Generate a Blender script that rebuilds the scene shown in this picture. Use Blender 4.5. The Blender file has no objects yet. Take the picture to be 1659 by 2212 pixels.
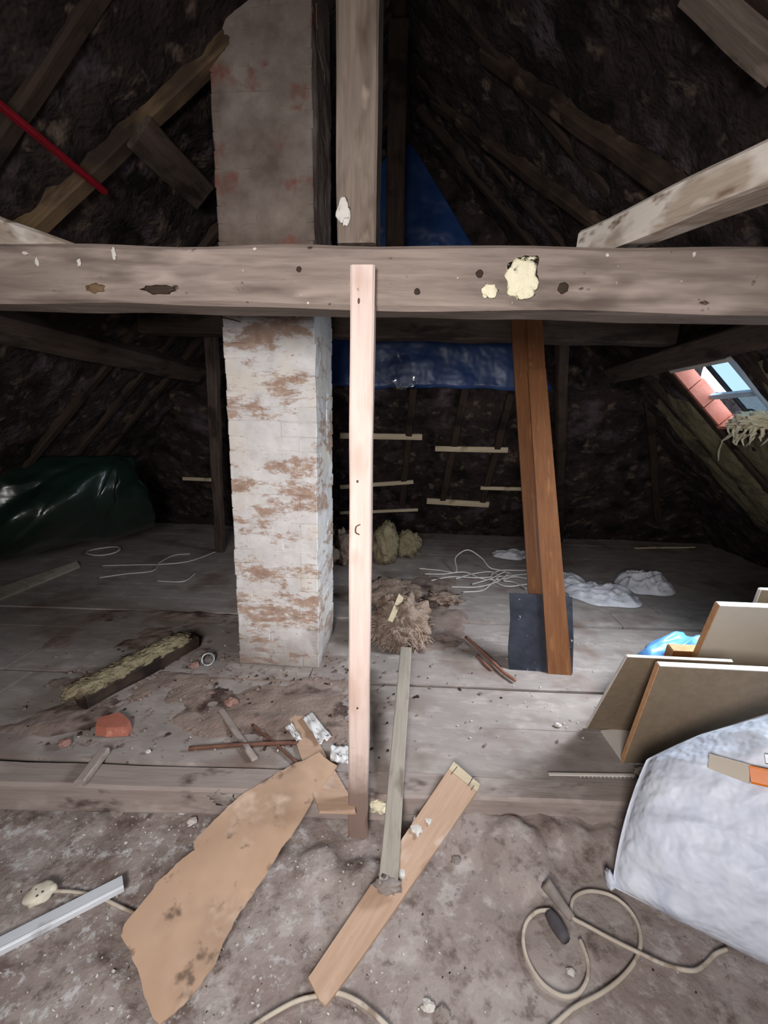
import bpy, bmesh, math, random
from mathutils import Vector, Matrix, noise
from math import radians, sin, cos, pi
random.seed(7)
SC = bpy.context.scene
COL = SC.collection
# ------------------------------------------------------------------ camera
FPX, CAMZ = 950.0, 1.5
PITCH, YAW, ROLL = radians(11.5), radians(4.5), radians(1.1)
cam = bpy.data.cameras.new('camera')
cam.sensor_fit = 'HORIZONTAL'; cam.sensor_width = 36.0
cam.lens = FPX / 1659.0 * 36.0; cam.clip_start = 0.02
camo = bpy.data.objects.new('camera', cam); COL.objects.link(camo)
CR = Matrix.Rotation(YAW, 3, 'Z') @ Matrix.Rotation(pi / 2 - PITCH, 3, 'X') @ Matrix.Rotation(ROLL, 3, 'Z')
camo.matrix_world = Matrix.Translation((0, 0, CAMZ)) @ CR.to_4x4()
SC.camera = camo
# ------------------------------------------------------------------ sky, lights, exposure
SC.view_settings.view_transform = 'Standard'; SC.view_settings.look = 'None'
SC.view_settings.exposure = 0.62; SC.view_settings.gamma = 1.0
SC.view_settings.use_curve_mapping = False
w = bpy.data.worlds.new('sky'); SC.world = w; w.use_nodes = True
bg = w.node_tree.nodes['Background']
bg.inputs[0].default_value = (0.66, 0.83, 1.0, 1); bg.inputs[1].default_value = 4.0
# added fill light behind the camera in place of daylight
def area(name, loc, rot, sx, sy, power, col, spread=180):
    la = bpy.data.lights.new(name, 'AREA'); la.shape = 'RECTANGLE'; la.size, la.size_y = sx, sy
    la.energy = power; la.color = col; la.spread = radians(spread)
    lo = bpy.data.objects.new(name, la); COL.objects.link(lo); lo.location = loc; lo.rotation_euler = rot
area('front_fill', (-.25, -.94, 1.62), (radians(90 - 15), 0, 0), .6, .75, 31, (1.0, .955, .935), 118)
# added side fill light at a made-up roof light just out of view
SK2 = (1.96, 2.46, 1.90, 2.62)
area('side_fill', (2.21 + .05, 2.26, 3.9 - 2.21 + .05), (0, radians(45), 0), .68, .70, 20, (.88, .94, 1.0), 108)
SC.cycles.max_bounces = 5; SC.cycles.diffuse_bounces = 2; SC.cycles.glossy_bounces = 2; SC.cycles.transmission_bounces = 3
SC.cycles.caustics_reflective = False; SC.cycles.caustics_refractive = False
# portal in the roof light opening (guides sky light, gives off none itself)
SKX0, SKX1, SKY0, SKY1 = 1.96, 2.36, 3.13, 3.74
lp = bpy.data.lights.new('rooflight_portal', 'AREA'); lp.shape = 'RECTANGLE'
lp.size, lp.size_y = (SKX1 - SKX0) * 1.414, SKY1 - SKY0
lp.cycles.is_portal = True
lpo = bpy.data.objects.new('rooflight_portal', lp); COL.objects.link(lpo)
xm = (SKX0 + SKX1) / 2
lpo.location = (xm + .06, (SKY0 + SKY1) / 2, 3.9 - xm + .06)
lpo.rotation_euler = (0, radians(45), 0)

# ------------------------------------------------------------------ helpers
def ray(px, py): return CR @ Vector(((px - 829.5) / FPX, -(py - 1106) / FPX, -1))
CO = Vector((0, 0, CAMZ))
def pl(px, py, n, c):
    d = ray(px, py); n = Vector(n)
    return CO + d * ((c - n.dot(CO)) / n.dot(d))
def PZ(px, py, z=0.0): return pl(px, py, (0, 0, 1), z)
def PY(px, py, y): return pl(px, py, (0, 1, 0), y)
def PX(px, py, x): return pl(px, py, (1, 0, 0), x)
def PR(px, py, off=0): return pl(px, py, (1, 0, 1), 3.9 - off * 1.414)
def PL(px, py, off=0): return pl(px, py, (-1, 0, 1), 4.34 - off * 1.414)
def fbm(v, o=4): return noise.fractal(Vector(v), 0.9, 2.1, o)

PLOC = {}
def tag(o, label=None, cat=None, group=None, kind=None):
    if label: o['label'] = label
    if cat: o['category'] = cat
    if group: o['group'] = group
    if kind: o['kind'] = kind
    return o
def empty(name, loc, label=None, cat=None, group=None, kind=None):
    o = bpy.data.objects.new(name, None); COL.objects.link(o)
    o.empty_display_size = .05; o.location = loc; PLOC[o.name] = Vector(loc)
    return tag(o, label, cat, group, kind)
def link(o, parent=None):
    COL.objects.link(o)
    if parent is not None: o.parent = parent
def mk(name, V, F, mat, parent=None, smooth=False, origin=None):
    """mesh from world-space vertices; origin at its base"""
    V = [Vector(v) for v in V]
    if origin is None:
        n = len(V)
        origin = Vector((sum(v.x for v in V) / n, sum(v.y for v in V) / n, min(v.z for v in V)))
    origin = Vector(origin)
    me = bpy.data.meshes.new(name)
    me.from_pydata([tuple(v - origin) for v in V], [], F)
    me.update()
    if smooth: me.polygons.foreach_set('use_smooth', [True] * len(me.polygons))
    bm = bmesh.new(); bm.from_mesh(me); bmesh.ops.recalc_face_normals(bm, faces=bm.faces); bm.to_mesh(me); bm.free()
    me.materials.append(mat)
    o = bpy.data.objects.new(name, me)
    base = Vector((0, 0, 0))
    if parent is not None:
        base = PLOC.get(parent.name, Vector((0, 0, 0)))
    o.location = origin - base
    link(o, parent); PLOC[o.name] = origin
    return o
def frame(a, b, up=(0, 0, 1)):
    a, b = Vector(a), Vector(b); x = (b - a).normalized(); u = Vector(up)
    y = u.cross(x)
    if y.length < 1e-4: y = Vector((0, 1, 0)).cross(x)
    y.normalize(); z = x.cross(y)
    m = Matrix((x, y, z)).transposed().to_4x4(); m.translation = a
    return m
def timber(name, a, b, w, h, mat, parent=None, up=(0, 0, 1), wob=.004, ch=.008, seg=None, seed=0, w2=None, h2=None):
    """rough sawn timber from a to b: local X along the length so that the grain follows it"""
    a, b = Vector(a), Vector(b); L = (b - a).length
    seg = seg or max(2, min(40, int(L / .07)))
    V, F = [], []
    for i in range(seg + 1):
        t = i / seg; x = L * t
        W = (w + ((w2 or w) - w) * t) / 2; Hh = (h + ((h2 or h) - h) * t) / 2
        c = min(ch, W * .5, Hh * .5)
        prof = [(-W + c, -Hh), (W - c, -Hh), (W, -Hh + c), (W, Hh - c), (W - c, Hh), (-W + c, Hh), (-W, Hh - c), (-W, -Hh + c)]
        for k, (py, pz) in enumerate(prof):
            n = noise.noise_vector(Vector((x * 3 + seed * 7.3, py * 9 + k * .4, pz * 9 + seed)))
            V.append((x, py + n.y * wob, pz + n.z * wob))
    for i in range(seg):
        for k in range(8):
            p, q = i * 8 + k, i * 8 + (k + 1) % 8
            F.append((p, q, q + 8, p + 8))
    F.append(tuple(range(7, -1, -1))); F.append(tuple(seg * 8 + k for k in range(8)))
    me = bpy.data.meshes.new(name); me.from_pydata(V, [], F); me.update(); me.materials.append(mat)
    o = bpy.data.objects.new(name, me)
    m = frame(a, b, up)
    if parent is not None:
        m = Matrix.Translation(-PLOC.get(parent.name, Vector((0, 0, 0)))) @ m
    o.matrix_basis = m; link(o, parent); PLOC[o.name] = a.copy()
    return o
def slab(name, poly, thick, mat, parent=None, nrm=None, smooth=False, local=False):
    """outline (world points) given real thickness; poly is the visible face, thickness goes away from nrm"""
    poly = [Vector(p) for p in poly]; n = len(poly)
    N = Vector((0, 0, 0))
    for i in range(n): N += (poly[i] - poly[0]).cross(poly[(i + 1) % n] - poly[0])
    N.normalize()
    if nrm is not None and N.dot(Vector(nrm)) < 0: poly = poly[1::-1] + poly[:1:-1]; N = -N
    V = poly + [p - N * thick for p in poly]
    F = [tuple(range(n)), tuple(range(2 * n - 1, n - 1, -1))]
    F += [(i, i + n, (i + 1) % n + n, (i + 1) % n) for i in range(n)]
    if local:
        m = frame(poly[0], poly[1], N); inv = m.inverted()
        me = bpy.data.meshes.new(name); me.from_pydata([tuple(inv @ v) for v in V], [], F); me.update(); me.materials.append(mat)
        o = bpy.data.objects.new(name, me)
        o.matrix_basis = (Matrix.Translation(-PLOC.get(parent.name, Vector((0, 0, 0)))) @ m) if parent is not None else m
        link(o, parent); PLOC[o.name] = poly[0].copy(); return o
    return mk(name, V, F, mat, parent, smooth)
def spline(pts, n):
    pts = [Vector(p) for p in pts]; out = []
    P = [pts[0] * 2 - pts[1]] + pts + [pts[-1] * 2 - pts[-2]]
    for i in range(1, len(P) - 2):
        for k in range(n):
            t = k / n; a, b, c, d = P[i - 1], P[i], P[i + 1], P[i + 2]
            out.append(.5 * ((2 * b) + (c - a) * t + (2 * a - 5 * b + 4 * c - d) * t * t + (3 * b - a - 3 * c + d) * t ** 3))
    out.append(pts[-1]); return out
def tubegeo(path, r, sides=6, V=None, F=None):
    V = [] if V is None else V; F = [] if F is None else F
    base = len(V); n = len(path); prev = None
    for i, p in enumerate(path):
        t = (path[min(i + 1, n - 1)] - path[max(i - 1, 0)]).normalized()
        if prev is None:
            prev = t.orthogonal().normalized()
        prev = (prev - t * prev.dot(t)).normalized(); b = t.cross(prev)
        rr = r(i / (n - 1)) if callable(r) else r
        for k in range(sides):
            a = 2 * pi * k / sides
            V.append(p + prev * cos(a) * rr + b * sin(a) * rr)
    for i in range(n - 1):
        for k in range(sides):
            p, q = base + i * sides + k, base + i * sides + (k + 1) % sides
            F.append((p, q, q + sides, p + sides))
    F.append(tuple(base + k for k in range(sides - 1, -1, -1))); F.append(tuple(base + (n - 1) * sides + k for k in range(sides)))
    return V, F
def tube(name, pts, r, mat, parent=None, sides=6, n=8, raw=False):
    V, F = tubegeo([Vector(p) for p in pts] if raw else spline(pts, n), r, sides)
    return mk(name, V, F, mat, parent, smooth=True)
def blobgeo(c, s, amp=.25, freq=2.0, sub=3, seed=0, flat=None, rotz=0):
    bm = bmesh.new(); bmesh.ops.create_icosphere(bm, subdivisions=sub, radius=1)
    V = []; cz, sz = cos(rotz), sin(rotz)
    for v in bm.verts:
        d = v.co.normalized(); k = 1 + amp * fbm(d * freq + Vector((seed * 3.1, seed * 1.7, 0)))
        x, y, z = d.x * s[0] * k, d.y * s[1] * k, d.z * s[2] * k
        if flat is not None: z = max(z, -flat)
        V.append(Vector(c) + Vector((x * cz - y * sz, x * sz + y * cz, z)))
    F = [tuple(v.index for v in f.verts) for f in bm.faces]; bm.free()
    return V, F
def blob(name, c, s, mat, parent=None, smooth=True, **k):
    V, F = blobgeo(c, s, **k); return mk(name, V, F, mat, parent, smooth)
def grid(nu, nv, fn, keep=None):
    V = [fn(i / nu, j / nv) for j in range(nv + 1) for i in range(nu + 1)]
    F = []
    for j in range(nv):
        for i in range(nu):
            if keep is None or keep((i + .5) / nu, (j + .5) / nv):
                a = j * (nu + 1) + i; F.append((a, a + 1, a + nu + 2, a + nu + 1))
    return V, F
def solid(o, t, off=0):
    m = o.modifiers.new('thickness', 'SOLIDIFY'); m.thickness = t; m.offset = off; return o
def rows_sheet(rows, nu, nv, fold=None):
    rws = [[Vector(p) for p in r] for r in rows]
    def samp(pts, t):
        n = len(pts) - 1; x = min(t * n, n - 1e-6); i = int(x); t = x - i
        P = [pts[0] * 2 - pts[1]] + pts + [pts[-1] * 2 - pts[-2]]
        a, b, c, d = P[i:i + 4]
        return .5 * ((2 * b) + (c - a) * t + (2 * a - 5 * b + 4 * c - d) * t * t + (3 * b - a - 3 * c + d) * t ** 3)
    def fn(u, v):
        p = samp([samp(r, u) for r in rws], v)
        return p + fold(u, v) if fold else p
    return grid(nu, nv, fn)

# ------------------------------------------------------------------ materials
def C(r, g, b):
    f = lambda c: (c / 255 / 12.92) if c / 255 <= .04045 else ((c / 255 + .055) / 1.055) ** 2.4
    return (f(r), f(g), f(b), 1)
class NB:
    def __init__(s, name):
        s.m = bpy.data.materials.new(name); s.m.use_nodes = True; s.t = s.m.node_tree; s.n = s.t.nodes; s.l = s.t.links
        s.b = s.n['Principled BSDF']
    def new(s, t, **k):
        o = s.n.new(t)
        for a, v in k.items(): setattr(o, a, v)
        return o
    def coords(s, space, st=(1, 1, 1)):
        mp = s.new('ShaderNodeMapping'); mp.inputs['Scale'].default_value = st
        if space == 'World': s.l.new(s.new('ShaderNodeNewGeometry').outputs['Position'], mp.inputs[0])
        else: s.l.new(s.new('ShaderNodeTexCoord').outputs['Object'], mp.inputs[0])
        return mp.outputs[0]
    def noise(s, vec, scale, detail=6, rough=.6, dist=0):
        n = s.new('ShaderNodeTexNoise'); n.inputs['Scale'].default_value = scale; n.inputs['Detail'].default_value = detail
        n.inputs['Roughness'].default_value = rough; n.inputs['Distortion'].default_value = dist
        s.l.new(vec, n.inputs['Vector']); return n.outputs['Fac']
    def rng(s, v, lo, hi):
        r = s.new('ShaderNodeMapRange'); r.inputs[1].default_value = lo; r.inputs[2].default_value = hi; s.l.new(v, r.inputs[0]); return r.outputs[0]
    def mix(s, f, a, b):
        m = s.new('ShaderNodeMix', data_type='RGBA')
        for i, v in ((0, f), (6, a), (7, b)):
            if isinstance(v, (tuple, float, int)): m.inputs[i].default_value = v
            else: s.l.new(v, m.inputs[i])
        return m.outputs[2]
    def math(s, op, a, b=0):
        m = s.new('ShaderNodeMath', operation=op)
        for i, v in ((0, a), (1, b)):
            if isinstance(v, (float, int)): m.inputs[i].default_value = v
            else: s.l.new(v, m.inputs[i])
        return m.outputs[0]
    def bump(s, h, strength=.4, dist=.01):
        b = s.new('ShaderNodeBump'); b.inputs['Strength'].default_value = strength; b.inputs['Distance'].default_value = dist
        s.l.new(h, b.inputs['Height']); s.l.new(b.outputs[0], s.b.inputs['Normal'])
    def done(s, col, rough=.85, spec=.25):
        if isinstance(col, tuple): s.b.inputs['Base Color'].default_value = col
        else: s.l.new(col, s.b.inputs['Base Color'])
        s.b.inputs['Roughness'].default_value = rough; s.b.inputs['Specular IOR Level'].default_value = spec
        return s.m
def mat(name, ca, cb, scale=6, layers=(), st=(1, 1, 1), space='Object', rough=.85, spec=.25, bump=.4, bscale=None, bdist=.01, detail=8, lo=.3, hi=.7):
    """two-colour noise plus layers (colour, scale, lo, hi, stretch)"""
    k = NB(name); v = k.coords(space, st)
    n = k.noise(v, scale, 3, .62); col = k.mix(k.rng(n, lo, hi), C(*ca), C(*cb))
    for (c, sc, l, h, s2) in layers:
        m = k.noise(k.coords(space, s2) if tuple(s2) != tuple(st) else v, sc, 3, .62, 0); col = k.mix(k.rng(m, l, h), col, C(*c))
    if bump: k.bump(k.noise(v, bscale or scale * 3, 2, .7), bump, bdist)
    return k.done(col, rough, spec)
def wood(name, ca, cb, layers=(), gs=1.0, rough=.8, spec=.25, bump=.35):
    k = NB(name); v = k.coords('Object', (1.2 * gs, 14 * gs, 14 * gs))
    g = k.noise(v, 3, 4, .65, .4); col = k.mix(k.rng(g, .3, .72), C(*ca), C(*cb))
    for (c, sc, l, h, s2) in layers:
        m = k.noise(k.coords('Object', s2), sc, 3, .62, 0); col = k.mix(k.rng(m, l, h), col, C(*c))
    k.bump(k.noise(v, 6, 2, .7), bump, .004)
    return k.done(col, rough, spec)
I3 = (1, 1, 1)
M = {}
M['torch'] = mat('dark_torching', (32, 24, 23), (60, 50, 47), 5, [((104, 90, 78), 7, .57, .70, I3), ((82, 70, 76), 3.1, .54, .68, I3), ((18, 14, 12), 4.5, .52, .66, I3)], space='World', bump=.9, bscale=16, bdist=.03, rough=.95)
M['torch_wool'] = M['torch']
M['rafter'] = wood('dark_rafter_wood', (46, 36, 31), (72, 58, 49), [((32, 25, 22), 4, .52, .66, I3)])
M['rafter_tan'] = wood('tan_rafter_wood', (104, 84, 62), (128, 106, 80), [((56, 45, 38), 1.6, .45, .62, (1, 1, 1)), ((80, 64, 52), 5, .5, .66, (1, 3, 3))])
M['rafter_mid'] = wood('dusty_rafter_wood', (54, 43, 36), (82, 66, 54), [((36, 28, 24), 3, .45, .6, I3), ((100, 82, 66), 5, .58, .7, (1, 2, 2))])
M['oldbeam'] = wood('old_grey_beam', (120, 107, 99), (152, 138, 129), [((172, 156, 147), 2.2, .56, .75, (1, 4, 4)), ((96, 84, 77), 2.5, .56, .74, (1, 4, 4)), ((64, 52, 46), 14, .68, .74, (1, 1.6, 1.6)), ((205, 196, 186), 30, .72, .76, I3)], bump=.5)
M['rearbeam'] = wood('dark_rear_beam', (68, 57, 51), (94, 81, 73), [((50, 41, 36), 3, .54, .68, (1, 3, 3))])
M['post'] = wood('brown_grey_post', (106, 94, 85), (138, 124, 113), [((84, 70, 60), 3, .54, .7, (1, 3, 3)), ((170, 152, 138), 4, .6, .72, (1, 2, 2))], bump=.45)
M['strut'] = wood('pale_strut_wood', (206, 184, 174), (222, 204, 195), [((190, 158, 143), 2.4, .54, .75, (1, 2.5, 2.5)), ((150, 118, 102), 16, .72, .78, (1, 2, 2))], bump=.25)
def dirty_foot(m, c, x0, x1):
    t = m.node_tree; b = t.nodes['Principled BSDF']; src = b.inputs['Base Color'].links[0].from_socket
    k = NB.__new__(NB); k.m = m; k.t = t; k.n = t.nodes; k.l = t.links; k.b = b
    v = k.coords('Object'); sx = k.new('ShaderNodeSeparateXYZ'); k.l.new(v, sx.inputs[0])
    f = k.rng(k.math('ADD', sx.outputs[0], k.math('MULTIPLY', k.noise(v, 12, 4), .22)), x1, x0)
    k.l.new(k.mix(k.math('MULTIPLY', f, .85), src, C(*c)), b.inputs['Base Color'])
dirty_foot(M['strut'], (112, 90, 80), .30, .50)
M['lime'] = wood('limewashed_timber', (158, 142, 126), (188, 174, 160), [((218, 210, 200), 4, .48, .58, (1, 2, 2)), ((128, 108, 92), 7, .6, .7, (1, 2, 2))], bump=.5)
M['board_brown'] = wood('varnished_brown_board', (104, 66, 42), (126, 84, 54), [((150, 106, 70), 3, .56, .75, (1, 6, 6))], rough=.32, spec=.5, bump=.08)
M['sill_wood'] = wood('grey_floor_timber', (144, 131, 125), (166, 153, 147), [((182, 170, 164), 4, .55, .72, (1, 2, 2)), ((92, 80, 76), 5, .58, .7, (1, 2, 2))], bump=.4)
M['plank'] = mat('dusty_plank', (142, 133, 129), (164, 155, 150), 3, [((178, 168, 162), 6, .52, .72, (1, 2, 1)), ((128, 112, 104), 2.2, .52, .68, I3), ((106, 94, 88), 24, .66, .72, I3)], st=(1, 3, 1), space='World', bump=.3, bscale=30, bdist=.004, rough=.9)
k = NB('dusty_rubble_ground'); v = k.coords('World')
n0 = k.noise(v, 3.2, 4, .62); n1 = k.noise(v, 11, 4, .65); n2 = k.noise(v, 15, 6, .74)
col = k.mix(k.rng(n0, .35, .65), C(142, 128, 123), C(170, 159, 154))
col = k.mix(k.rng(n1, .52, .68), col, C(112, 97, 91))
col = k.mix(k.rng(n1, .44, .34), col, C(176, 167, 163))
sx = k.new('ShaderNodeSeparateXYZ'); k.l.new(v, sx.inputs[0])
spill = k.rng(k.math('ADD', sx.outputs[0], k.math('MULTIPLY', n0, .8)), .75, -.35)      # old paint and plaster spilt on this side
col = k.mix(k.math('MULTIPLY', k.math('MULTIPLY', k.rng(n2, .54, .62), spill), .7), col, C(206, 206, 206))
col = k.mix(k.math('MULTIPLY', k.rng(n2, .42, .35), .6), col, C(96, 84, 80))
k.bump(n1, .8, .015)
M['ground'] = k.done(col, .95, .15)
M['dirt'] = mat('brown_dust', (128, 110, 102), (152, 136, 127), 5, [((78, 62, 58), 4, .54, .66, I3), ((150, 124, 116), 11, .62, .7, I3)], space='World', bump=.8, bscale=30, bdist=.01, rough=.95)
M['hardboard'] = mat('torn_hardboard', (182, 150, 126), (198, 167, 143), 4, [((160, 134, 114), 3, .5, .72, I3), ((122, 102, 88), 13, .60, .70, I3), ((208, 182, 162), 6, .58, .74, I3)], bump=.2, bscale=60, bdist=.002)
M['tanplank'] = wood('tan_plank', (178, 148, 126), (196, 166, 144), [((210, 190, 176), 4, .56, .68, (1, 1.5, 1)), ((150, 118, 98), 3, .58, .74, (1, 2, 1)), ((100, 78, 64), 18, .72, .76, (1, 2, 1))], bump=.2)
M['lathwood'] = wood('grey_lath', (146, 138, 128), (172, 164, 152), [((120, 110, 100), 4, .58, .72, (1, 2, 2))], bump=.2)
M['creamlath'] = wood('cream_lath', (186, 170, 142), (206, 192, 166), [((150, 134, 112), 5, .6, .72, (1, 2, 2))], bump=.2)
M['white_pvc'] = mat('white_pvc', (206, 210, 218), (220, 224, 230), 3, [((170, 170, 172), 9, .62, .74, I3)], rough=.4, spec=.5, bump=.03)
M['sack'] = mat('white_woven_plastic', (214, 222, 240), (228, 234, 246), 5, [((196, 206, 226), 6, .54, .75, I3)], rough=.5, spec=.45, bump=.55, bscale=13, bdist=.03)
M['cloth'] = mat('soiled_white_cloth', (204, 204, 212), (228, 228, 234), 9, [((140, 134, 136), 6, .56, .7, I3)], bump=.6, bscale=40, bdist=.008, rough=.9)
M['bluetarp'] = mat('blue_tarpaulin', (26, 52, 98), (36, 68, 122), 3, [((62, 96, 148), 5, .66, .76, (1, 1, 2))], rough=.38, spec=.5, bump=.5, bscale=5, bdist=.03)
M['greentarp'] = mat('dark_green_tarpaulin', (16, 30, 25), (26, 44, 37), 3, rough=.28, spec=.6, bump=.35, bscale=6, bdist=.02)
M['bluebag'] = mat('light_blue_plastic', (92, 160, 232), (130, 188, 246), 5, rough=.35, spec=.5, bump=.4, bscale=14, bdist=.01)
M['slate'] = mat('blue_black_slate', (30, 34, 44), (52, 56, 68), 7, [((104, 106, 114), 4, .60, .68, (3, 1, .8)), ((150, 150, 152), 26, .70, .74, I3)], bump=.4, rough=.6)
M['laminate'] = mat('cream_laminate', (196, 186, 172), (206, 197, 184), 4, rough=.55, bump=.02)
M['backing'] = mat('grey_brown_panel_back', (128, 112, 94), (140, 124, 104), 30, rough=.8, bump=.1)
M['chip_edge'] = mat('chipboard_edge', (186, 140, 100), (204, 160, 122), 40, rough=.9, bump=.3, bscale=120, bdist=.002)
M['rim'] = mat('white_panel_edging', (214, 208, 200), (224, 219, 212), 9, rough=.6, bump=.02)
M['chipbrown'] = mat('brown_board', (156, 96, 58), (172, 112, 72), 8, rough=.7, bump=.1)
M['cream'] = mat('cream_plastic', (214, 206, 186), (226, 219, 202), 5, rough=.45, spec=.4, bump=.03)
M['cable'] = mat('dirty_cream_cable', (186, 174, 158), (206, 196, 182), 9, [((150, 134, 118), 12, .56, .7, I3)], rough=.6, bump=.05)
M['greycable'] = mat('grey_white_wire', (186, 182, 178), (208, 204, 200), 9, rough=.6, bump=.05)
M['rubber'] = mat('dark_rubber', (74, 70, 74), (96, 92, 96), 9, rough=.8, bump=.2)
M['foam'] = mat('cream_foam', (224, 216, 184), (238, 232, 208), 12, rough=.95, bump=.8, bscale=40, bdist=.01)
M['wool'] = mat('yellow_mineral_wool', (124, 113, 90), (152, 142, 114), 9, [((90, 77, 64), 7, .52, .66, I3)], rough=.98, bump=1, bscale=34, bdist=.02)
M['fibre'] = mat('pinkish_brown_fibre', (132, 112, 100), (164, 146, 132), 9, [((92, 70, 58), 6, .54, .68, I3), ((178, 156, 140), 14, .6, .7, I3)], rough=.98, bump=1, bscale=50, bdist=.02)
M['straw'] = mat('pale_matted_strands', (158, 136, 120), (190, 170, 154), 9, rough=.95, bump=0)
M['pinkrubble'] = mat('pinkish_rubble', (140, 106, 96), (160, 128, 118), 14, bump=.6, bscale=50, bdist=.004)
M['brickred'] = mat('broken_red_brick', (166, 98, 82), (182, 116, 98), 12, [((208, 150, 130), 9, .6, .7, I3)], bump=.6, bscale=50, bdist=.004)
M['rust'] = mat('rusty_iron', (92, 66, 56), (120, 86, 72), 20, rough=.9, bump=.5, bscale=60, bdist=.003)
M['copper'] = mat('reddish_brown_pipe', (128, 88, 74), (150, 106, 90), 20, rough=.8, bump=.3)
M['stone'] = mat('dusty_stone', (128, 118, 112), (156, 146, 140), 14, bump=.6, bscale=50, bdist=.004)
M['plaster'] = mat('white_plaster_chip', (196, 190, 184), (216, 212, 206), 14, bump=.4)
M['paper'] = mat('white_paper', (206, 206, 206), (222, 222, 222), 6, [((120, 118, 118), 16, .62, .68, (1, 3, 1))], bump=.2)
M['redpole'] = mat('dark_red_paint', (128, 16, 32), (148, 22, 40), 6, rough=.5, spec=.4, bump=.05)
M['steel'] = mat('grey_steel', (150, 154, 158), (172, 176, 180), 8, rough=.35, spec=.5, bump=.05); M['steel'].node_tree.nodes['Principled BSDF'].inputs['Metallic'].default_value = .6
M['orange'] = mat('orange_plastic', (216, 112, 20), (226, 124, 30), 8, rough=.4, spec=.5, bump=.02)
M['terracotta'] = mat('salmon_tile', (206, 124, 104), (220, 146, 128), 8, [((236, 206, 198), 6, .58, .7, I3)], bump=.3)
M['darkframe'] = mat('dark_iron_frame', (44, 46, 50), (60, 62, 66), 8, bump=.2)
M['paleframe'] = mat('pale_blue_paint', (176, 200, 222), (196, 216, 234), 8, bump=.1)
M['insul'] = mat('olive_grey_insulation', (98, 92, 70), (122, 114, 90), 5, [((70, 62, 50), 3.5, .54, .7, I3)], space='World', rough=.98, bump=.8, bscale=20, bdist=.02)
M['wallplain'] = mat('partition_boards', (120, 108, 98), (140, 128, 116), 3, bump=.2)
k = NB('clear_glass')
gl = k.new('ShaderNodeBsdfGlass'); gl.inputs['IOR'].default_value = 1.1; gl.inputs['Roughness'].default_value = .02
tr = k.new('ShaderNodeBsdfTransparent'); tr.inputs[0].default_value = (.34, .39, .42, 1)
mx = k.new('ShaderNodeMixShader'); mx.inputs[0].default_value = .12
k.l.new(tr.outputs[0], mx.inputs[1]); k.l.new(gl.outputs[0], mx.inputs[2]); k.l.new(mx.outputs[0], k.n['Material Output'].inputs[0])
M['glass'] = k.m
k = NB('clear_plastic_film')
gl = k.new('ShaderNodeBsdfGlossy'); gl.inputs['Roughness'].default_value = .15; gl.inputs[0].default_value = (.8, .85, .9, 1)
tr = k.new('ShaderNodeBsdfTransparent'); tr.inputs[0].default_value = (.9, .93, .96, 1)
mx = k.new('ShaderNodeMixShader'); mx.inputs[0].default_value = .2
k.l.new(tr.outputs[0], mx.inputs[1]); k.l.new(gl.outputs[0], mx.inputs[2]); k.l.new(mx.outputs[0], k.n['Material Output'].inputs[0])
M['film'] = k.m
dirty_foot(M['slate'], (128, 128, 132), -.165, -.10)
# limewashed chimney brickwork: limewash worn off in patches, darker grey-brown above the tie beam, dirt at the foot
k = NB('limewashed_brick')
v = k.coords('World'); vs = k.coords('World', (1, 1, 2.4))
white = k.mix(k.rng(k.noise(v, 9, 6), .3, .7), C(204, 201, 200), C(230, 228, 228))
white = k.mix(k.rng(k.noise(v, 3.2, 4), .5, .68), white, C(222, 214, 203))
bare = k.mix(k.rng(k.noise(v, 16, 5), .3, .7), C(154, 128, 113), C(190, 165, 149))
pm = k.noise(vs, 3.0, 8, .76, .2)
col = k.mix(k.rng(pm, .51, .58), white, bare)
col = k.mix(k.rng(k.noise(vs, 26, 4), .66, .70), col, C(176, 150, 132))
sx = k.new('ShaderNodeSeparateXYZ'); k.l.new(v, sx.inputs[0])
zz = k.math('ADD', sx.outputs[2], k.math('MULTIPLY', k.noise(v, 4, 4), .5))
upper_tone = k.mix(k.rng(k.noise(v, 3.5, 6), .35, .65), C(112, 98, 90), C(158, 146, 138))
upper_tone = k.mix(k.rng(k.noise(v, 5, 5), .56, .66), upper_tone, C(132, 92, 82))
col = k.mix(k.rng(zz, 2.35, 2.5), col, upper_tone)
col = k.mix(k.math('MULTIPLY', k.rng(zz, .52, .24), .7), col, C(132, 118, 110))
k.bump(k.noise(v, 40, 3, .7), .5, .006)
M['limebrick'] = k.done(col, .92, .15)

# ------------------------------------------------------------------ setting: floors
G = -0.14
def ground_z(x, y):
    z = G + .012 * fbm((x * 3, y * 3, 1.3)) + .006 * fbm((x * 11, y * 11, 4))
    for (bx, by, r, h) in ((.42, 1.42, .13, .05), (-.15, 1.27, .11, .045), (-.33, 1.33, .09, .03), (.2, 1.5, .12, .03)):
        d = math.hypot(x - bx, y - by) / r
        if d < 1: z += h * math.sqrt(1 - d * d) * .8
    if x > 0: z += .10 * min(1, x / .35) * max(0, min(1, (y - 1.38) / .17)) ** 1.5 * (.8 + .5 * fbm((x * 6, y * 6, 2)))
    if y > 1.42: z += .02 * max(0, fbm((x * 5, y * 5, 9))) * min(1, (y - 1.42) / .08)
    return z
V, F = grid(230, 150, lambda u, v: Vector((-2.6 + 5.2 * u, -1.0 + 2.7 * v, 0)))
V = [Vector((p.x, p.y, ground_z(p.x, p.y))) for p in V]
o = mk('floor_front', V, F, M['ground'], smooth=True, origin=(0, 0, G))
tag(o, 'dusty grey rubble covered floor in front of the floor beam', 'floor', kind='structure')

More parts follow.
